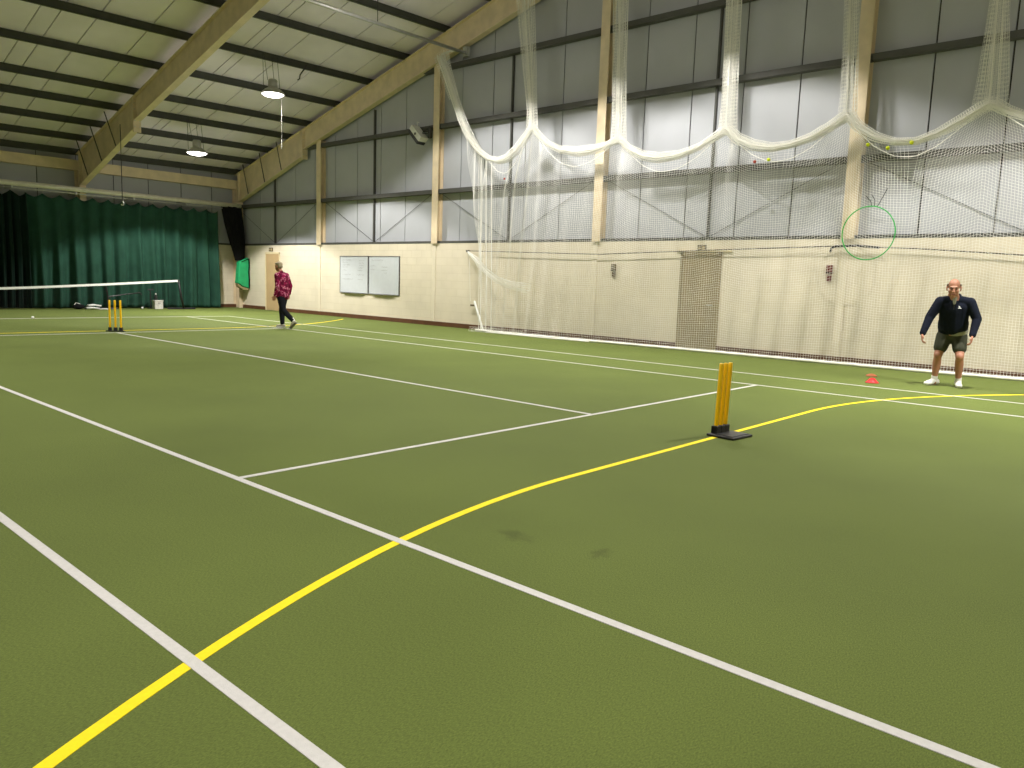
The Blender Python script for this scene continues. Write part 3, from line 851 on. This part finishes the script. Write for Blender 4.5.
stumps((.10, 13.12, 0), math.radians(-38), 'yellow cricket stumps on a narrow black base near the curtain', (-.19, .19, -.06, .06), .113)

# disc cones
def cone(x, y, m, label, r, h):
    o = MB().lathe([(r, 0), (r, .008), (r * .85, .02), (r * .35, h), (r * .28, h), (r * .75, .012), (r * .9, 0)], n=24).build('disc_cone', m, smooth=True, loc=(x, y, 0.001))
    tag(o, label, 'cone')
cone(6.08, -1.02, M['red_cone'], 'red disc cone on the carpet in front of the net', .10, .075)
cone(7.1, -.70, M['orange_cone'], 'faded orange disc cone just behind the red one', .09, .04)

# ------------------------------------------------------------------ hanging practice net
SW = [(11.82, 7.55), (11.6, 7.15), (11.23, 6.40), (10.9, 5.75), (10.61, 5.30), (10.2, 4.85), (9.82, 4.62), (9.5, 4.54), (9.2, 4.57), (8.85, 4.78), (8.5, 5.12), (8.34, 5.30),
      (8.15, 5.1), (7.8, 4.82), (7.4, 4.64), (6.9, 4.55), (6.4, 4.56), (6.0, 4.63), (5.68, 4.76),
      (5.4, 4.5), (5.0, 4.30), (4.6, 4.22), (4.1, 4.25), (3.6, 4.38), (3.2, 4.58), (2.98, 4.70),
      (2.75, 4.46), (2.4, 4.30), (2.0, 4.22), (1.6, 4.25), (1.2, 4.35), (.85, 4.52), (.56, 4.70),
      (.35, 4.44), (.05, 4.24), (-.3, 4.12), (-.66, 4.10), (-1.0, 4.2), (-1.35, 4.38), (-1.76, 4.62),
      (-2.0, 4.46), (-2.4, 4.28), (-2.9, 4.2), (-3.4, 4.3), (-3.8, 4.5), (-4.1, 4.66)]
SWY = np.array([p[0] for p in SW][::-1]); SWZ = np.array([p[1] for p in SW][::-1])
def swag(y): return float(np.interp(y, SWY, SWZ))
BX = ([-4.2, -2.6, -1.2, 1.1, 3.6, 7.0, 9.0, 10.5], [8.82, 8.80, 8.66, 8.56, 8.52, 8.38, 8.36, 8.5])
NODES = [8.34, 5.68, 2.98, .56, -1.76, -4.1]
def netx(y, t, z):
    xb = float(np.interp(y, *BX)); xt = 8.47
    x = xt * (1 - t) + xb * t
    x += .035 * math.sin(7.1 * y + 2.0 * math.sin(1.3 * z)) * (1 - t) + .02 * math.sin(13.7 * y + 1.1 * z) 
    # catenary wrinkles below the gathered edge
    x += .035 * math.sin(5.2 * (swag(y) - z)) * math.exp(-1.1 * (swag(y) - z))
    # heavier pleats at the left end
    if y > 7.0: x += .05 * (y - 7.0) / 3.0 * math.sin(16 * y + .8 * z)
    return x
net = empty('practice_net', (8.5, 3.0, 0)); tag(net, 'large white practice net hung in swags along the cream wall', 'net')
OFF = Vector(net.location)
def nput(m, name, material, smooth=False):
    m.v = [(v[0] - OFF.x, v[1] - OFF.y, v[2] - OFF.z) for v in m.v]
    return m.build(name, material, net, smooth=smooth)
def fsheet(a, b):
    y = 10.02 - 14.12 * a
    zt_ = swag(y) - .02
    z = zt_ * (1 - b) + .03 * b
    # strands lean towards the nodes near the top
    dn = min(NODES, key=lambda q: abs(q - y)) - y
    yy = y + .18 * math.sin(PI * dn / 1.35) * math.exp(-((zt_ - z) / .5)) if abs(dn) < 1.35 else y
    return (netx(y, b, z), yy, z)
CELL = .05
wire(nput(MB().grid(fsheet, int(14.12 / CELL), int(4.5 / CELL)), 'net_sheet', M['net_white']), NETW := .0064)
# loose triangle of net running up to the first hanging tail
def ftri(a, b):
    y = 10.02 + (.75 * (1 - b) ** 1.5) * a
    zt_ = swag(y) - .02
    z = zt_ * (1 - b) + 1.2 * b
    return (8.47 + .03 * math.sin(20 * y), y, z)
wire(nput(MB().grid(ftri, 12, 62), 'net_corner', M['net_white']), NETW)

def net_tube(path, rads, nr, step, name, t=NETW, flat=1.0, star=0.0, k=7, seed=0):
    """a gathered length of netting: a pleated sleeve of strands about a path"""
    r = np.random.default_rng(seed)
    P_ = np.array(path, float)
    d = np.concatenate([[0], np.cumsum(np.linalg.norm(np.diff(P_, axis=0), axis=1))])
    n = max(2, int(d[-1] / step))
    pts = [[float(np.interp(d[-1] * i / n, d, P_[:, c])) for c in range(3)] for i in range(n + 1)]
    rs = [float(np.interp(d[-1] * i / n, d, rads)) for i in range(n + 1)]
    v = []; f = []; jit = r.uniform(-.25, .25, nr)
    prev = None
    for i, p in enumerate(pts):
        dd = (Vector(pts[min(i + 1, n)]) - Vector(pts[max(i - 1, 0)])).normalized()
        s = Vector((1, 0, 0)); s = (s - dd * s.dot(dd)).normalized(); u = dd.cross(s)
        for q in range(nr):
            th = 2 * PI * q / nr + jit[q] * .4
            rr = rs[i] * (1 + jit[q] * .6 + star * math.sin(k * th + .3 * math.sin(i * .13)))
            v.append(Vector(p) + s * (math.cos(th) * rr * flat) + u * (math.sin(th) * rr))
    for i in range(n):
        for q in range(nr):
            f.append((i * nr + q, i * nr + (q + 1) % nr, (i + 1) * nr + (q + 1) % nr, (i + 1) * nr + q))
    return wire(nput(MB().add(v, f), name, M['net_white']), t)

edge = [(8.47, y, z) for y, z in SW]
fine = []
for i in range(241):
    y = 11.82 + (-4.1 - 11.82) * i / 240
    fine.append((8.47, y, swag(y)))
rad = [.11 if p[1] > 10.5 else (.09 if p[1] > 1 else .078) + .02 * math.sin(3 * p[1]) for p in fine]
net_tube(fine, rad, 12, .04, 'gathered_edge', .009, seed=1)
net_tube(fine, [r_ * .62 for r_ in rad], 10, .03, 'gathered_edge', .009, seed=2)
nput(MB().tube(fine, .034, 6), 'edge_rope', M['net_white'])
# sagging second roll under each swag
for sp, (a, b_, dip) in enumerate(((9.9, 8.3, .35), (8.2, 5.75, .32), (5.6, 3.05, .28), (2.9, .62, .26), (.5, -1.7, .24), (-1.8, -4.1, .24))):
    pts = []
    for i in range(25):
        y = a + (b_ - a) * i / 24
        pts.append((8.45, y, swag(y) - .03 - dip * math.sin(PI * i / 24) ** 1.2))
    nput(MB().tube(pts, .008, 5), 'fold_cord', M['net_white'])
# hanging tails going up to the roof
for i, (yn, w0, w1, dy) in enumerate(((8.34, .17, .42, .52), (5.68, .20, .30, .22), (2.98, .20, .24, .10), (.56, .17, .19, .22), (-1.76, .25, .11, .10), (-4.1, .2, .2, 0))):
    z0 = swag(yn); z1 = zt(yn) + .02
    path = [(8.46, yn, z0 - .12), (8.46, yn + dy * .05, z0 + .4), (8.48, yn + dy * .4, z0 + 1.7), (8.5, yn + dy, z1)]
    rads = [w0 * .9, w0 * .75, (w0 + w1) / 2 * .62, w1 * .62]
    net_tube(path, rads, 40, .07, 'hanging_tail', .006 if i < 3 else .0042, flat=.45, star=.3, k=6, seed=20 + i)
    net_tube(path, [q * .55 for q in rads], 28, .07, 'hanging_tail', .006 if i < 3 else .0042, flat=.5, star=.3, k=5, seed=40 + i)
    nput(MB().tube([(p[0], p[1] + .03, p[2]) for p in path], .012, 6), 'tail_cord', M['net_white'])
# first tail continues to the rail end
net_tube([(8.47, 11.23, 6.4), (8.48, 11.6, 7.15), (8.5, 11.8, 7.62)], [.13, .16, .2], 24, .07, 'hanging_tail', .008, flat=.6, star=.25, seed=60)
nput(MB().tube([(8.5, 11.8, 7.6), (8.55, 11.5, 7.66), (8.6, 11.2, 7.64)], .03, 6), 'tail_tie', M['net_white'])
# end cords at the left
for j, y in enumerate((9.98, 9.80, 9.62, 10.12)):
    xx = 8.42 + .02 * j
    nput(MB().tube([(xx, y + .1, swag(y) - .05), (xx + .01, y + .05, 3), (xx + .03, y, 1.4), (xx + .02, y - .04, .03)], .011 if j < 3 else .006, 6), 'end_cord', M['net_white'])
# gather drawn across to the wall anchor
net_tube([(8.86, 10.97, 2.2), (8.75, 10.5, 1.98), (8.65, 10.05, 1.68), (8.55, 9.5, 1.44), (8.50, 8.95, 1.31), (8.46, 8.3, 1.24)], [.02, .07, .075, .08, .09, .12], 12, .04, 'drawn_gather', .008, star=.2, seed=70)
nput(MB().tube([(8.86, 10.97, 2.2), (8.75, 10.5, 1.98), (8.65, 10.05, 1.68), (8.55, 9.5, 1.44)], [.018, .03, .03, .012], 7), 'drawn_gather', M['net_white'])
nput(MB().tube([(8.87, 10.93, 2.15), (8.86, 10.86, 1.9), (8.87, 10.8, .8)], .006, 5), 'loose_string', M['net_white'])
nput(MB().tube([(8.84, 10.8, 2.1), (8.80, 10.45, 1.75), (8.78, 10.3, 1.95), (8.7, 10.1, 2.4), (8.55, 10.05, 4.4)], .007, 5), 'loose_string', M['net_white'])
# white hem lying along the floor, in two layers
hem = [(float(np.interp(y, *BX)) + .015 * math.sin(9 * y), y, .032) for y in np.linspace(10.15, -4.1, 140)]
h1 = nput(MB().tube(hem, .034, 8), 'hem', M['net_white'], smooth=True)
hem2 = [(float(np.interp(y, *BX)) - .07 + .035 * math.sin(3.1 * y), y, .014) for y in np.linspace(9.6, 6.2, 60)]
nput(MB().tube(hem2, .016, 6), 'hem', M['net_white'], smooth=True)
net_tube([(8.40 + .03 * math.sin(4 * y), y, .05) for y in np.linspace(10.3, 8.4, 30)], [.06] * 30, 10, .05, 'slack_net', .0045, star=.3, seed=80)

# balls caught in the net
for x, y, z, m, lab, r_ in ((8.40, .13, 4.10, 'ball_yellow', 'yellow tennis ball caught in the net fold right beside the column', .034),
                            (8.40, -.22, 4.01, 'ball_yellow', 'yellow tennis ball caught lowest of the three over the green hoop', .036),
                            (8.40, -.61, 4.07, 'ball_yellow', 'yellow tennis ball caught in the net farthest right', .036),
                            (8.40, 2.01, 3.98, 'ball_yellow', 'yellow tennis ball caught in the net beside the red ball', .034),
                            (8.40, 2.30, 3.96, 'ball_red', 'dull red ball caught in the net above the brown door', .034),
                            (8.40, 9.18, 4.05, 'ball_red', 'dull orange ball caught in the first net swag', .03)):
    ball(x, y, z, M[m], lab, r_, 'balls caught in the practice net')

# taut cable and its wall anchors
root = empty('taut_cable', (8.88, 5.8, 2.2)); tag(root, 'dark cable strung along the cream wall behind the net', 'cable')
pts = [(0, 11.0 - 5.8, .02), (0, 6.4 - 5.8, -.07), (0, 3.2 - 5.8, .03), (-.02, .56 - 5.8, .10), (0, -.8 - 5.8, .04), (0, -2.4 - 5.8, -.07), (0, -4.2 - 5.8, -.1)]
MB().tube(pts, .011, 6).build('cable', M['cable'], root)
an = MB()
an.tube([(.1, 5.2, .03), (-.02, 5.2, .02), (-.05, 5.12, -.02)], .018, 6)
an.build('wall_hook', M['dark_steel'], root)
an = MB()
an.tube([(-.03, -5.0, -.02), (-.05, -5.02, .05), (-.04, -5.1, .09), (-.04, -5.5, .10), (-.03, -5.9, .06)], .022, 6)
an.build('column_clip', M['black_plastic'], root)

# leaning batten at the net corner
root = empty('white_batten', (8.62, 10.02, 0)); tag(root, 'white batten leaning on the wall at the left corner of the net', 'batten')
MB().bar((0, 0, .02), (.26, .62, .80), .045, .045).build('batten', M['white_tape'], root)
MB().box(.235, .30, .60, .76, .66, .71).build('clip', M['sign_dark'], root)

# green hoop tied on the net
root = empty('hula_hoop', (8.36, -.03, 2.5)); tag(root, 'large green plastic hoop tied to the net beside the column', 'hoop')
pts = [(0, .465 * math.cos(2 * PI * k / 64), .485 * math.sin(2 * PI * k / 64)) for k in range(65)]
MB().tube(pts, .0105, 8, caps=False).build('ring', M['hoop_green'], root, smooth=True)
MB().tube([(0, -.02, .48), (.05, .02, .58), (.08, .12, .68)], .008, 5).build('tie_cord', M['black_plastic'], root)
MB().tube([(0, -.07, .48), (.05, -.05, .60), (.08, .02, .70)], .008, 5).build('tie_cord', M['black_plastic'], root)
MB().tube([(0, -.12, .48), (.05, -.16, .60), (.08, -.24, .80)], .008, 5).build('tie_cord', M['black_plastic'], root)

# ------------------------------------------------------------------ people
def blob(name, m, parent, parts, voxel=.008, smooth=4):
    """parts: ('c', p, r1, q, r2) round cones, ('e', centre, r, scale) ellipsoids; fused into one continuous surface"""
    b = MB()
    for p in parts:
        if p[0] == 'c': b.cone2(p[1], p[2], p[3], p[4])
        else: b.ball(p[1], p[2], 20, p[3])
    o = b.build(name, m, parent, smooth=True)
    r = o.modifiers.new('fuse', 'REMESH'); r.mode = 'VOXEL'; r.voxel_size = voxel; r.use_smooth_shade = True
    if smooth:
        s = o.modifiers.new('soft', 'SMOOTH'); s.iterations = smooth; s.factor = .5
    return o

def V(*a): return Vector(a)

def hand(parts, w, d, curl, side):
    """w wrist, d direction of the palm, curl direction the fingers bend to, side: direction of the thumb"""
    d = Vector(d).normalized(); c = Vector(curl); c = (c - d * c.dot(d)).normalized(); s = Vector(side); s = (s - d * s.dot(d) - c * s.dot(c)).normalized()
    w = Vector(w)
    for k in (-1, -.3, .4, 1):
        parts.append(('c', w + s * (.014 * k), .017, w + d * .085 + s * (.030 * k), .0135))
    for k, L in ((1, .072), (.35, .082), (-.32, .076), (-1, .058)):
        a = w + d * .085 + s * (.030 * k)
        b = a + (d * .92 + c * .25 + s * .12 * k) * (L * .5)
        e = b + (d * .62 + c * .78 + s * .1 * k) * (L * .32)
        g = e + (d * .25 + c * .95) * (L * .24)
        parts += [('c', a, .0105, b, .0095), ('c', b, .0095, e, .0088), ('c', e, .0088, g, .0078)]
    a = w + d * .03 + s * .026
    b = a + (d * .62 + s * .7 + c * .25) * .042
    e = b + (d * .88 + s * .25 + c * .35) * .034
    parts += [('c', a, .015, b, .0115), ('c', b, .0115, e, .0095)]

def head(parts, c, R):
    """c head centre, R rotation (local -Y is the face)"""
    def p(x, y, z): return Vector(c) + R @ Vector((x, y, z))
    parts += [('e', p(0, .018, .028), .095, (.80, 1.02, .98)), ('e', p(0, -.012, -.03), .078, (.84, .98, 1.15)),
              ('c', p(-.035, -.03, -.085), .030, p(.035, -.03, -.085), .030), ('e', p(0, -.062, -.104), .024, (1.1, .9, .9)),
              ('c', p(-.036, -.074, .022), .015, p(.036, -.074, .022), .015),          # brow
              ('c', p(0, -.088, .008), .010, p(0, -.106, -.030), .0145),               # nose
              ('c', p(-.015, -.092, -.034), .009, p(.015, -.092, -.034), .009),
              ('c', p(-.022, -.082, -.064), .009, p(.022, -.082, -.064), .009), ('c', p(-.02, -.08, -.076), .010, p(.02, -.08, -.076), .010),
              ('e', p(-.040, -.050, -.036), .025, (1, 1, 1.3)), ('e', p(.040, -.050, -.036), .025, (1, 1, 1.3))]
    for s in (-1, 1):
        parts += [('e', p(s * .080, .012, -.008), .026, (.45, .8, 1.25)), ('c', p(s * .078, .010, -.03), .011, p(s * .074, .006, -.042), .009)]

def face_bits(root, c, R):
    def p(x, y, z): return Vector(c) + R @ Vector((x, y, z))
    e = MB()
    for s in (-1, 1): e.ball(p(s * .031, -.083, .003), .0125, 12, (1.2, .7, .7))
    e.build('eyes', M['eye'], root, smooth=True)
    MB().cone2(p(-.022, -.0895, -.070), .004, p(.022, -.0895, -.070), .004).build('mouth', M['mouth'], root, smooth=True)
    b = MB()
    for s in (-1, 1): b.cone2(p(s * .017, -.0885, .024), .0045, p(s * .045, -.080, .026), .004)
    b.build('eyebrows', M['hair_thin'], root, smooth=True)

# --- the crouching man by the net, facing the camera
def man():
    root = empty('person', (6.715, -1.91, 0), math.radians(-77.8)); root.scale = (1.035,) * 3
    tag(root, 'bald man in navy top and grey shorts leaning forward before the net', 'person')
    hc = V(-.02, -.27, 1.475); RH = Matrix.Rotation(math.radians(14), 3, 'X') * 1.13
    nk = V(.005, -.17, 1.325); ch = V(.015, -.09, 1.16); wa = V(.02, .02, .97); pe = V(.025, .09, .83)
    shL, shR = V(.205, -.12, 1.265), V(-.175, -.12, 1.265)
    elL, elR = V(.315, -.12, 1.03), V(-.295, -.13, 1.03)
    wrL, wrR = V(.275, -.25, .785), V(-.365, -.24, .775)
    hiL, hiR = V(.115, .09, .78), V(-.075, .09, .78)
    knL, knR = V(.150, -.06, .46), V(-.135, -.03, .46)
    anL, anR = V(.165, .03, .095), V(-.150, .03, .095)
    body = []
    head(body, hc, RH)
    body += [('c', hc + RH @ V(0, .02, -.06), .058, nk, .062), ('c', nk, .062, ch, .11),
             ('c', ch + V(-.06, 0, 0), .115, wa + V(-.04, 0, 0), .12), ('c', ch + V(.06, 0, 0), .115, wa + V(.04, 0, 0), .12),
             ('c', wa, .13, pe, .135), ('c', shR, .055, shL, .055)]
    for s, e, w in ((shL, elL, wrL), (shR, elR, wrR)):
        body += [('c', s, .055, e, .042), ('c', e, .043, e.lerp(w, .3), .044), ('c', e.lerp(w, .3), .044, w, .027)]
    hand(body, wrL, (-.05, -.35, -.9), (-.7, -.1, -.2), (-.15, -1, .1))
    hand(body, wrR, (.05, -.35, -.9), (.7, -.1, -.2), (.15, -1, .1))
    for h, k, a in ((hiL, knL, anL), (hiR, knR, anR)):
        body += [('c', h, .092, k, .058), ('e', k + V(0, -.012, 0), .06, (.95, 1, 1.1)), ('c', k, .052, k.lerp(a, .33) + V(0, .022, 0), .060), ('c', k.lerp(a, .33) + V(0, .022, 0), .060, a, .036),
                 ('c', a, .038, a + V(0, -.02, -.05), .035)]
    blob('body', M['skin_dark'], root, body, .0065, 2)
    face_bits(root, hc, RH)
    # thin hair round the sides and back
    hr = []
    def hp(x, y, z): return hc + RH @ V(x, y, z)
    for s in (-1, 1):
        hr += [('c', hp(s * .070, .015, .035), .016, hp(s * .068, .07, .015), .02), ('c', hp(s * .068, .07, .015), .02, hp(s * .03, .105, .0), .02)]
    hr.append(('c', hp(-.03, .105, 0), .02, hp(.03, .105, 0), .02))
    blob('hair', M['hair_thin'], root, hr, .006, 1)
    # fleece
    top = [('c', ch + V(-.075, .0, .03), .125, wa + V(-.055, -.01, -.04), .140), ('c', ch + V(.075, .0, .03), .125, wa + V(.055, -.01, -.04), .140),
           ('c', wa + V(-.07, .0, -.02), .135, wa + V(-.065, .04, -.085), .138), ('c', wa + V(.07, .0, -.02), .135, wa + V(.065, .04, -.085), .138),
           ('c', shR + V(.03, .01, .0), .082, shL + V(-.03, .01, 0), .082), ('c', nk + V(-.03, .03, -.02), .066, shR + V(.02, 0, .01), .07), ('c', nk + V(.03, .03, -.02), .066, shL + V(-.02, 0, .01), .07),
           ('c', nk + V(-.038, .02, -.02), .046, nk + V(-.048, .04, .035), .036), ('c', nk + V(.038, .02, -.02), .046, nk + V(.048, .04, .035), .036), ('c', nk + V(-.03, .07, .02), .04, nk + V(.03, .07, .02), .04)]
    for s, e, w in ((shL, elL, wrL), (shR, elR, wrR)):
        top += [('c', s, .080, e, .064), ('c', e, .064, e.lerp(w, .92), .047)]
    top += [('c', nk + V(0, .012, -.06), .074, ch + V(0, -.005, .0), .135), ('c', ch + V(0, -.01, 0), .138, wa + V(0, -.02, -.05), .148)]
    blob('fleece', M['navy'], root, top, .009, 3)
    # shirt showing at the neck opening and under the fleece hem
    blob('shirt', M['grey_shirt'], root, [('c', nk + V(0, -.050, .015), .034, nk + V(0, -.064, -.08), .016)], .006, 1)
    blob('shirt_tail', M['grey_shirt'], root, [('e', pe + V(.005, -.012, .012), .15, (1.36, 1.0, .62)), ('e', pe + V(.04, -.015, .0), .15, (1.1, 1.0, .62))], .008, 2)
    sh = [('c', pe + V(-.075, 0, .0), .122, pe + V(.075, 0, .0), .122), ('c', pe + V(-.06, -.0, -.08), .115, pe + V(.06, 0, -.08), .115)]
    for h, k in ((hiL, knL), (hiR, knR)):
        sh += [('c', h + V(0, 0, -.03), .115, h.lerp(k, .54), .098), ('c', h.lerp(k, .54), .098, h.lerp(k, .62), .096)]
    blob('shorts', M['short_grey'], root, sh, .009, 2)
    # small white chest emblem: three nested quarter arcs above a bar
    em = MB()
    c0 = V(.085, -.228, 1.19)
    for rr in (.008, .014, .020):
        pts = [c0 + V(-.02 + rr * math.cos(a), 0, rr * math.sin(a)) for a in [PI / 2 * i / 6 for i in range(7)]]
        em.tube(pts, .003, 6)
    em.tube([c0 + V(-.028, 0, -.010), c0 + V(.018, 0, -.010)], .005, 6)
    em.build('chest_emblem', M['white_tape'], root)
    MB().tube([nk + V(0, -.094, -.10), nk + V(.003, -.082, -.17)], .004, 6).build('zip', M['dark_steel'], root)
    for a, dr, nm in ((anL, V(.12, -1, 0), 'a'), (anR, V(-.62, -.8, 0), 'b')):
        dr = dr.normalized(); sd = V(-dr.y, dr.x, 0)
        blob('sock', M['sock_white'], root, [('c', a + V(0, 0, .035), .046, a + V(0, 0, -.03), .047)], .006, 1)
        g = V(a.x, a.y, 0)
        shp = [('c', g - dr * .055 + V(0, 0, .055), .044, g + dr * .02 + V(0, 0, .065), .047), ('c', g + dr * .02 + V(0, 0, .060), .046, g + dr * .13 + V(0, 0, .040), .036),
               ('c', g + dr * .10 + sd * .014 + V(0, 0, .036), .034, g + dr * .17 + sd * .008 + V(0, 0, .032), .030), ('c', g + dr * .10 - sd * .014 + V(0, 0, .036), .034, g + dr * .165 - sd * .008 + V(0, 0, .032), .030)]
        shoe = blob('shoe', M['shoe_white'], root, shp, .006, 2)
        sl = MB()
        out = []
        for k in range(20):
            an = 2 * PI * k / 20
            out.append(g + dr * (.05 + .135 * math.cos(an)) + sd * (.044 * math.sin(an) * (1 + .12 * math.cos(an))))
        sl.add([tuple(o_) for o_ in out] + [(o_.x, o_.y, .02) for o_ in out], [tuple(range(20))[::-1], tuple(range(20, 40))] + [(i, (i + 1) % 20, 20 + (i + 1) % 20, 20 + i) for i in range(20)])
        sl.build('sole', M['shoe_dark'], shoe)
    return root
man()

def walker():
    root = empty('person', (4.17, 12.98, 0), math.radians(180 + 23.5)); root.scale = (.995,) * 3
    tag(root, 'person in patterned crimson top and black trousers walking past the cream door', 'person')
    hc = V(0, -.10, 1.585); RH = Matrix.Rotation(math.radians(-12), 3, 'Z') @ Matrix.Rotation(math.radians(8), 3, 'X')
    nk = V(0, -.03, 1.42); ch = V(0, 0, 1.25); wa = V(0, .0, 1.05); pe = V(0, .01, .92)
    shL, shR = V(.19, -.01, 1.36), V(-.19, .0, 1.36)
    elL, elR = V(.235, .03, 1.08), V(-.218, .10, 1.09)
    wrL, wrR = V(.235, -.05, .84), V(-.225, .06, .87)
    hiL, hiR = V(.09, .01, .88), V(-.09, .01, .88)
    knL, knR = V(.10, .10, .47), V(-.085, -.07, .47)
    anL, anR = V(.105, .42, .20), V(-.08, -.05, .085)
    body = []
    head(body, hc, RH)
    body += [('c', hc + RH @ V(0, .02, -.06), .056, nk, .06), ('c', nk, .06, ch, .11), ('c', ch + V(-.06, 0, 0), .11, wa + V(-.03, 0, 0), .115), ('c', ch + V(.06, 0, 0), .11, wa + V(.03, 0, 0), .115),
             ('c', wa, .12, pe, .125), ('c', shR, .05, shL, .05)]
    for s, e, w in ((shL, elL, wrL), (shR, elR, wrR)):
        body += [('c', s, .05, e, .04), ('c', e, .041, w, .026)]
    hand(body, wrL, (0, -.3, -.95), (-.6, -.4, 0), (-.3, -1, 0))
    hand(body, wrR, (.05, -.1, -.95), (.6, -.3, 0), (.3, -1, 0))
    for h, k, a in ((hiL, knL, anL), (hiR, knR, anR)):
        body += [('c', h, .088, k, .055), ('c', k, .055, k.lerp(a, .35), .056), ('c', k.lerp(a, .35), .056, a, .034)]
    blob('body', M['skin_dark'], root, body, .0075, 2)
    face_bits(root, hc, RH)
    def hp(x, y, z): return hc + RH @ V(x, y, z)
    blob('hair', M['hair_grey'], root, [('e', hp(0, .028, .055), .094, (.86, 1.0, .82)), ('e', hp(0, .06, .01), .078, (.98, .75, 1.0)), ('c', hp(-.055, -.03, .085), .022, hp(.055, -.03, .085), .022)], .007, 1)
    top = [('c', ch + V(-.075, .0, .05), .122, wa + V(-.07, 0, -.05), .130), ('c', ch + V(.075, .0, .05), .122, wa + V(.07, 0, -.05), .130),
           ('c', wa + V(-.075, 0, -.05), .130, pe + V(-.07, 0, -.07), .135), ('c', wa + V(.075, 0, -.05), .130, pe + V(.07, 0, -.07), .135), ('c', ch + V(0, .01, .05), .125, pe + V(0, .015, -.05), .14),
           ('c', shR, .075, shL, .075), ('c', nk + V(0, .01, -.01), .068, nk + V(0, .0, .015), .064), ('c', nk + V(-.03, .01, -.02), .065, shR, .068), ('c', nk + V(.03, .01, -.02), .065, shL, .068)]
    for s, e, w in ((shL, elL, wrL), (shR, elR, wrR)):
        top += [('c', s, .074, e, .060), ('c', e, .060, e.lerp(w, .90), .044)]
    blob('top', M['shirt'], root, top, .009, 2)
    tr = [('c', pe + V(-.07, 0, -.02), .118, pe + V(.07, 0, -.02), .118)]
    for h, k, a in ((hiL, knL, anL), (hiR, knR, anR)):
        tr += [('c', h, .112, k, .078), ('c', k, .078, k.lerp(a, .90), .058)]
    blob('trousers', M['trouser_black'], root, tr, .009, 2)
    # planted right shoe, lifted left shoe with its sole turned back
    g = V(anR.x, anR.y, 0)
    s1 = blob('shoe', M['shoe_grey'], root, [('c', g + V(0, .05, .055), .044, g + V(0, -.02, .065), .047), ('c', g + V(0, -.02, .06), .046, g + V(0, -.15, .038), .036)], .007, 2)
    blob('sole', M['ball_white'], s1, [('c', g + V(0, .06, .02), .024, g + V(0, -.17, .02), .024), ('c', g + V(.02, .05, .02), .022, g + V(.022, -.13, .02), .022), ('c', g + V(-.02, .05, .02), .022, g + V(-.022, -.13, .02), .022)], .007, 1)
    heel = anL + V(0, .045, -.03); toe = V(anL.x + .005, anL.y + .015 - .11, .035)
    d = (toe - heel).normalized(); n = V(1, 0, 0).cross(d).normalized()
    if n.y < 0: n = -n
    s2 = blob('shoe', M['shoe_grey'], root, [('c', heel - n * .01, .042, heel.lerp(toe, .4) - n * .03, .045), ('c', heel.lerp(toe, .4) - n * .02, .042, toe, .034)], .007, 2)
    blob('sole', M['shoe_dark'], s2, [('c', heel + n * .022, .028, toe + n * .012, .030), ('c', heel + n * .022 + V(.02, 0, 0), .024, toe + n * .012 + V(.02, 0, 0), .026), ('c', heel + n * .022 - V(.02, 0, 0), .024, toe + n * .012 - V(.02, 0, 0), .026)], .007, 1)
    blob('sock', M['sock_white'], root, [('c', anL + V(0, -.03, .05), .043, anL + V(0, .0, 0), .043)], .007, 1)
    return root
walker()

# ------------------------------------------------------------------ camera (solved from the court lines)
F, YAW, PIT, ROL = 764.998, 0.842407, -0.133195, 0.0336658
fw = Vector((math.sin(YAW) * math.cos(PIT), math.cos(YAW) * math.cos(PIT), math.sin(PIT)))
rr = Vector((math.cos(YAW), -math.sin(YAW), 0)); uu = rr.cross(fw)
r2 = rr * math.cos(ROL) + uu * math.sin(ROL); u2 = r2.cross(fw)
cam = bpy.data.cameras.new('camera'); co = bpy.data.objects.new('camera', cam); COL.objects.link(co)
mw = Matrix(((r2.x, u2.x, -fw.x, -6.67769), (r2.y, u2.y, -fw.y, -4.77552), (r2.z, u2.z, -fw.z, 1.39810), (0, 0, 0, 1)))
co.matrix_world = mw
cam.sensor_fit = 'HORIZONTAL'; cam.sensor_width = 36.0; cam.lens = F / 1024 * 36.0; cam.clip_start = .05; cam.clip_end = 200
scene.camera = co

w = bpy.data.worlds.new('world'); scene.world = w; w.use_nodes = True
w.node_tree.nodes['Background'].inputs['Color'].default_value = (0.02, 0.022, 0.03, 1)
w.node_tree.nodes['Background'].inputs['Strength'].default_value = 0.2
vs = scene.view_settings
vs.view_transform = 'Standard'; vs.look = 'None'; vs.gamma = 1.0; vs.use_curve_mapping = False
vs.exposure = 0.0
scene.cycles.max_bounces = 10; scene.cycles.diffuse_bounces = 6
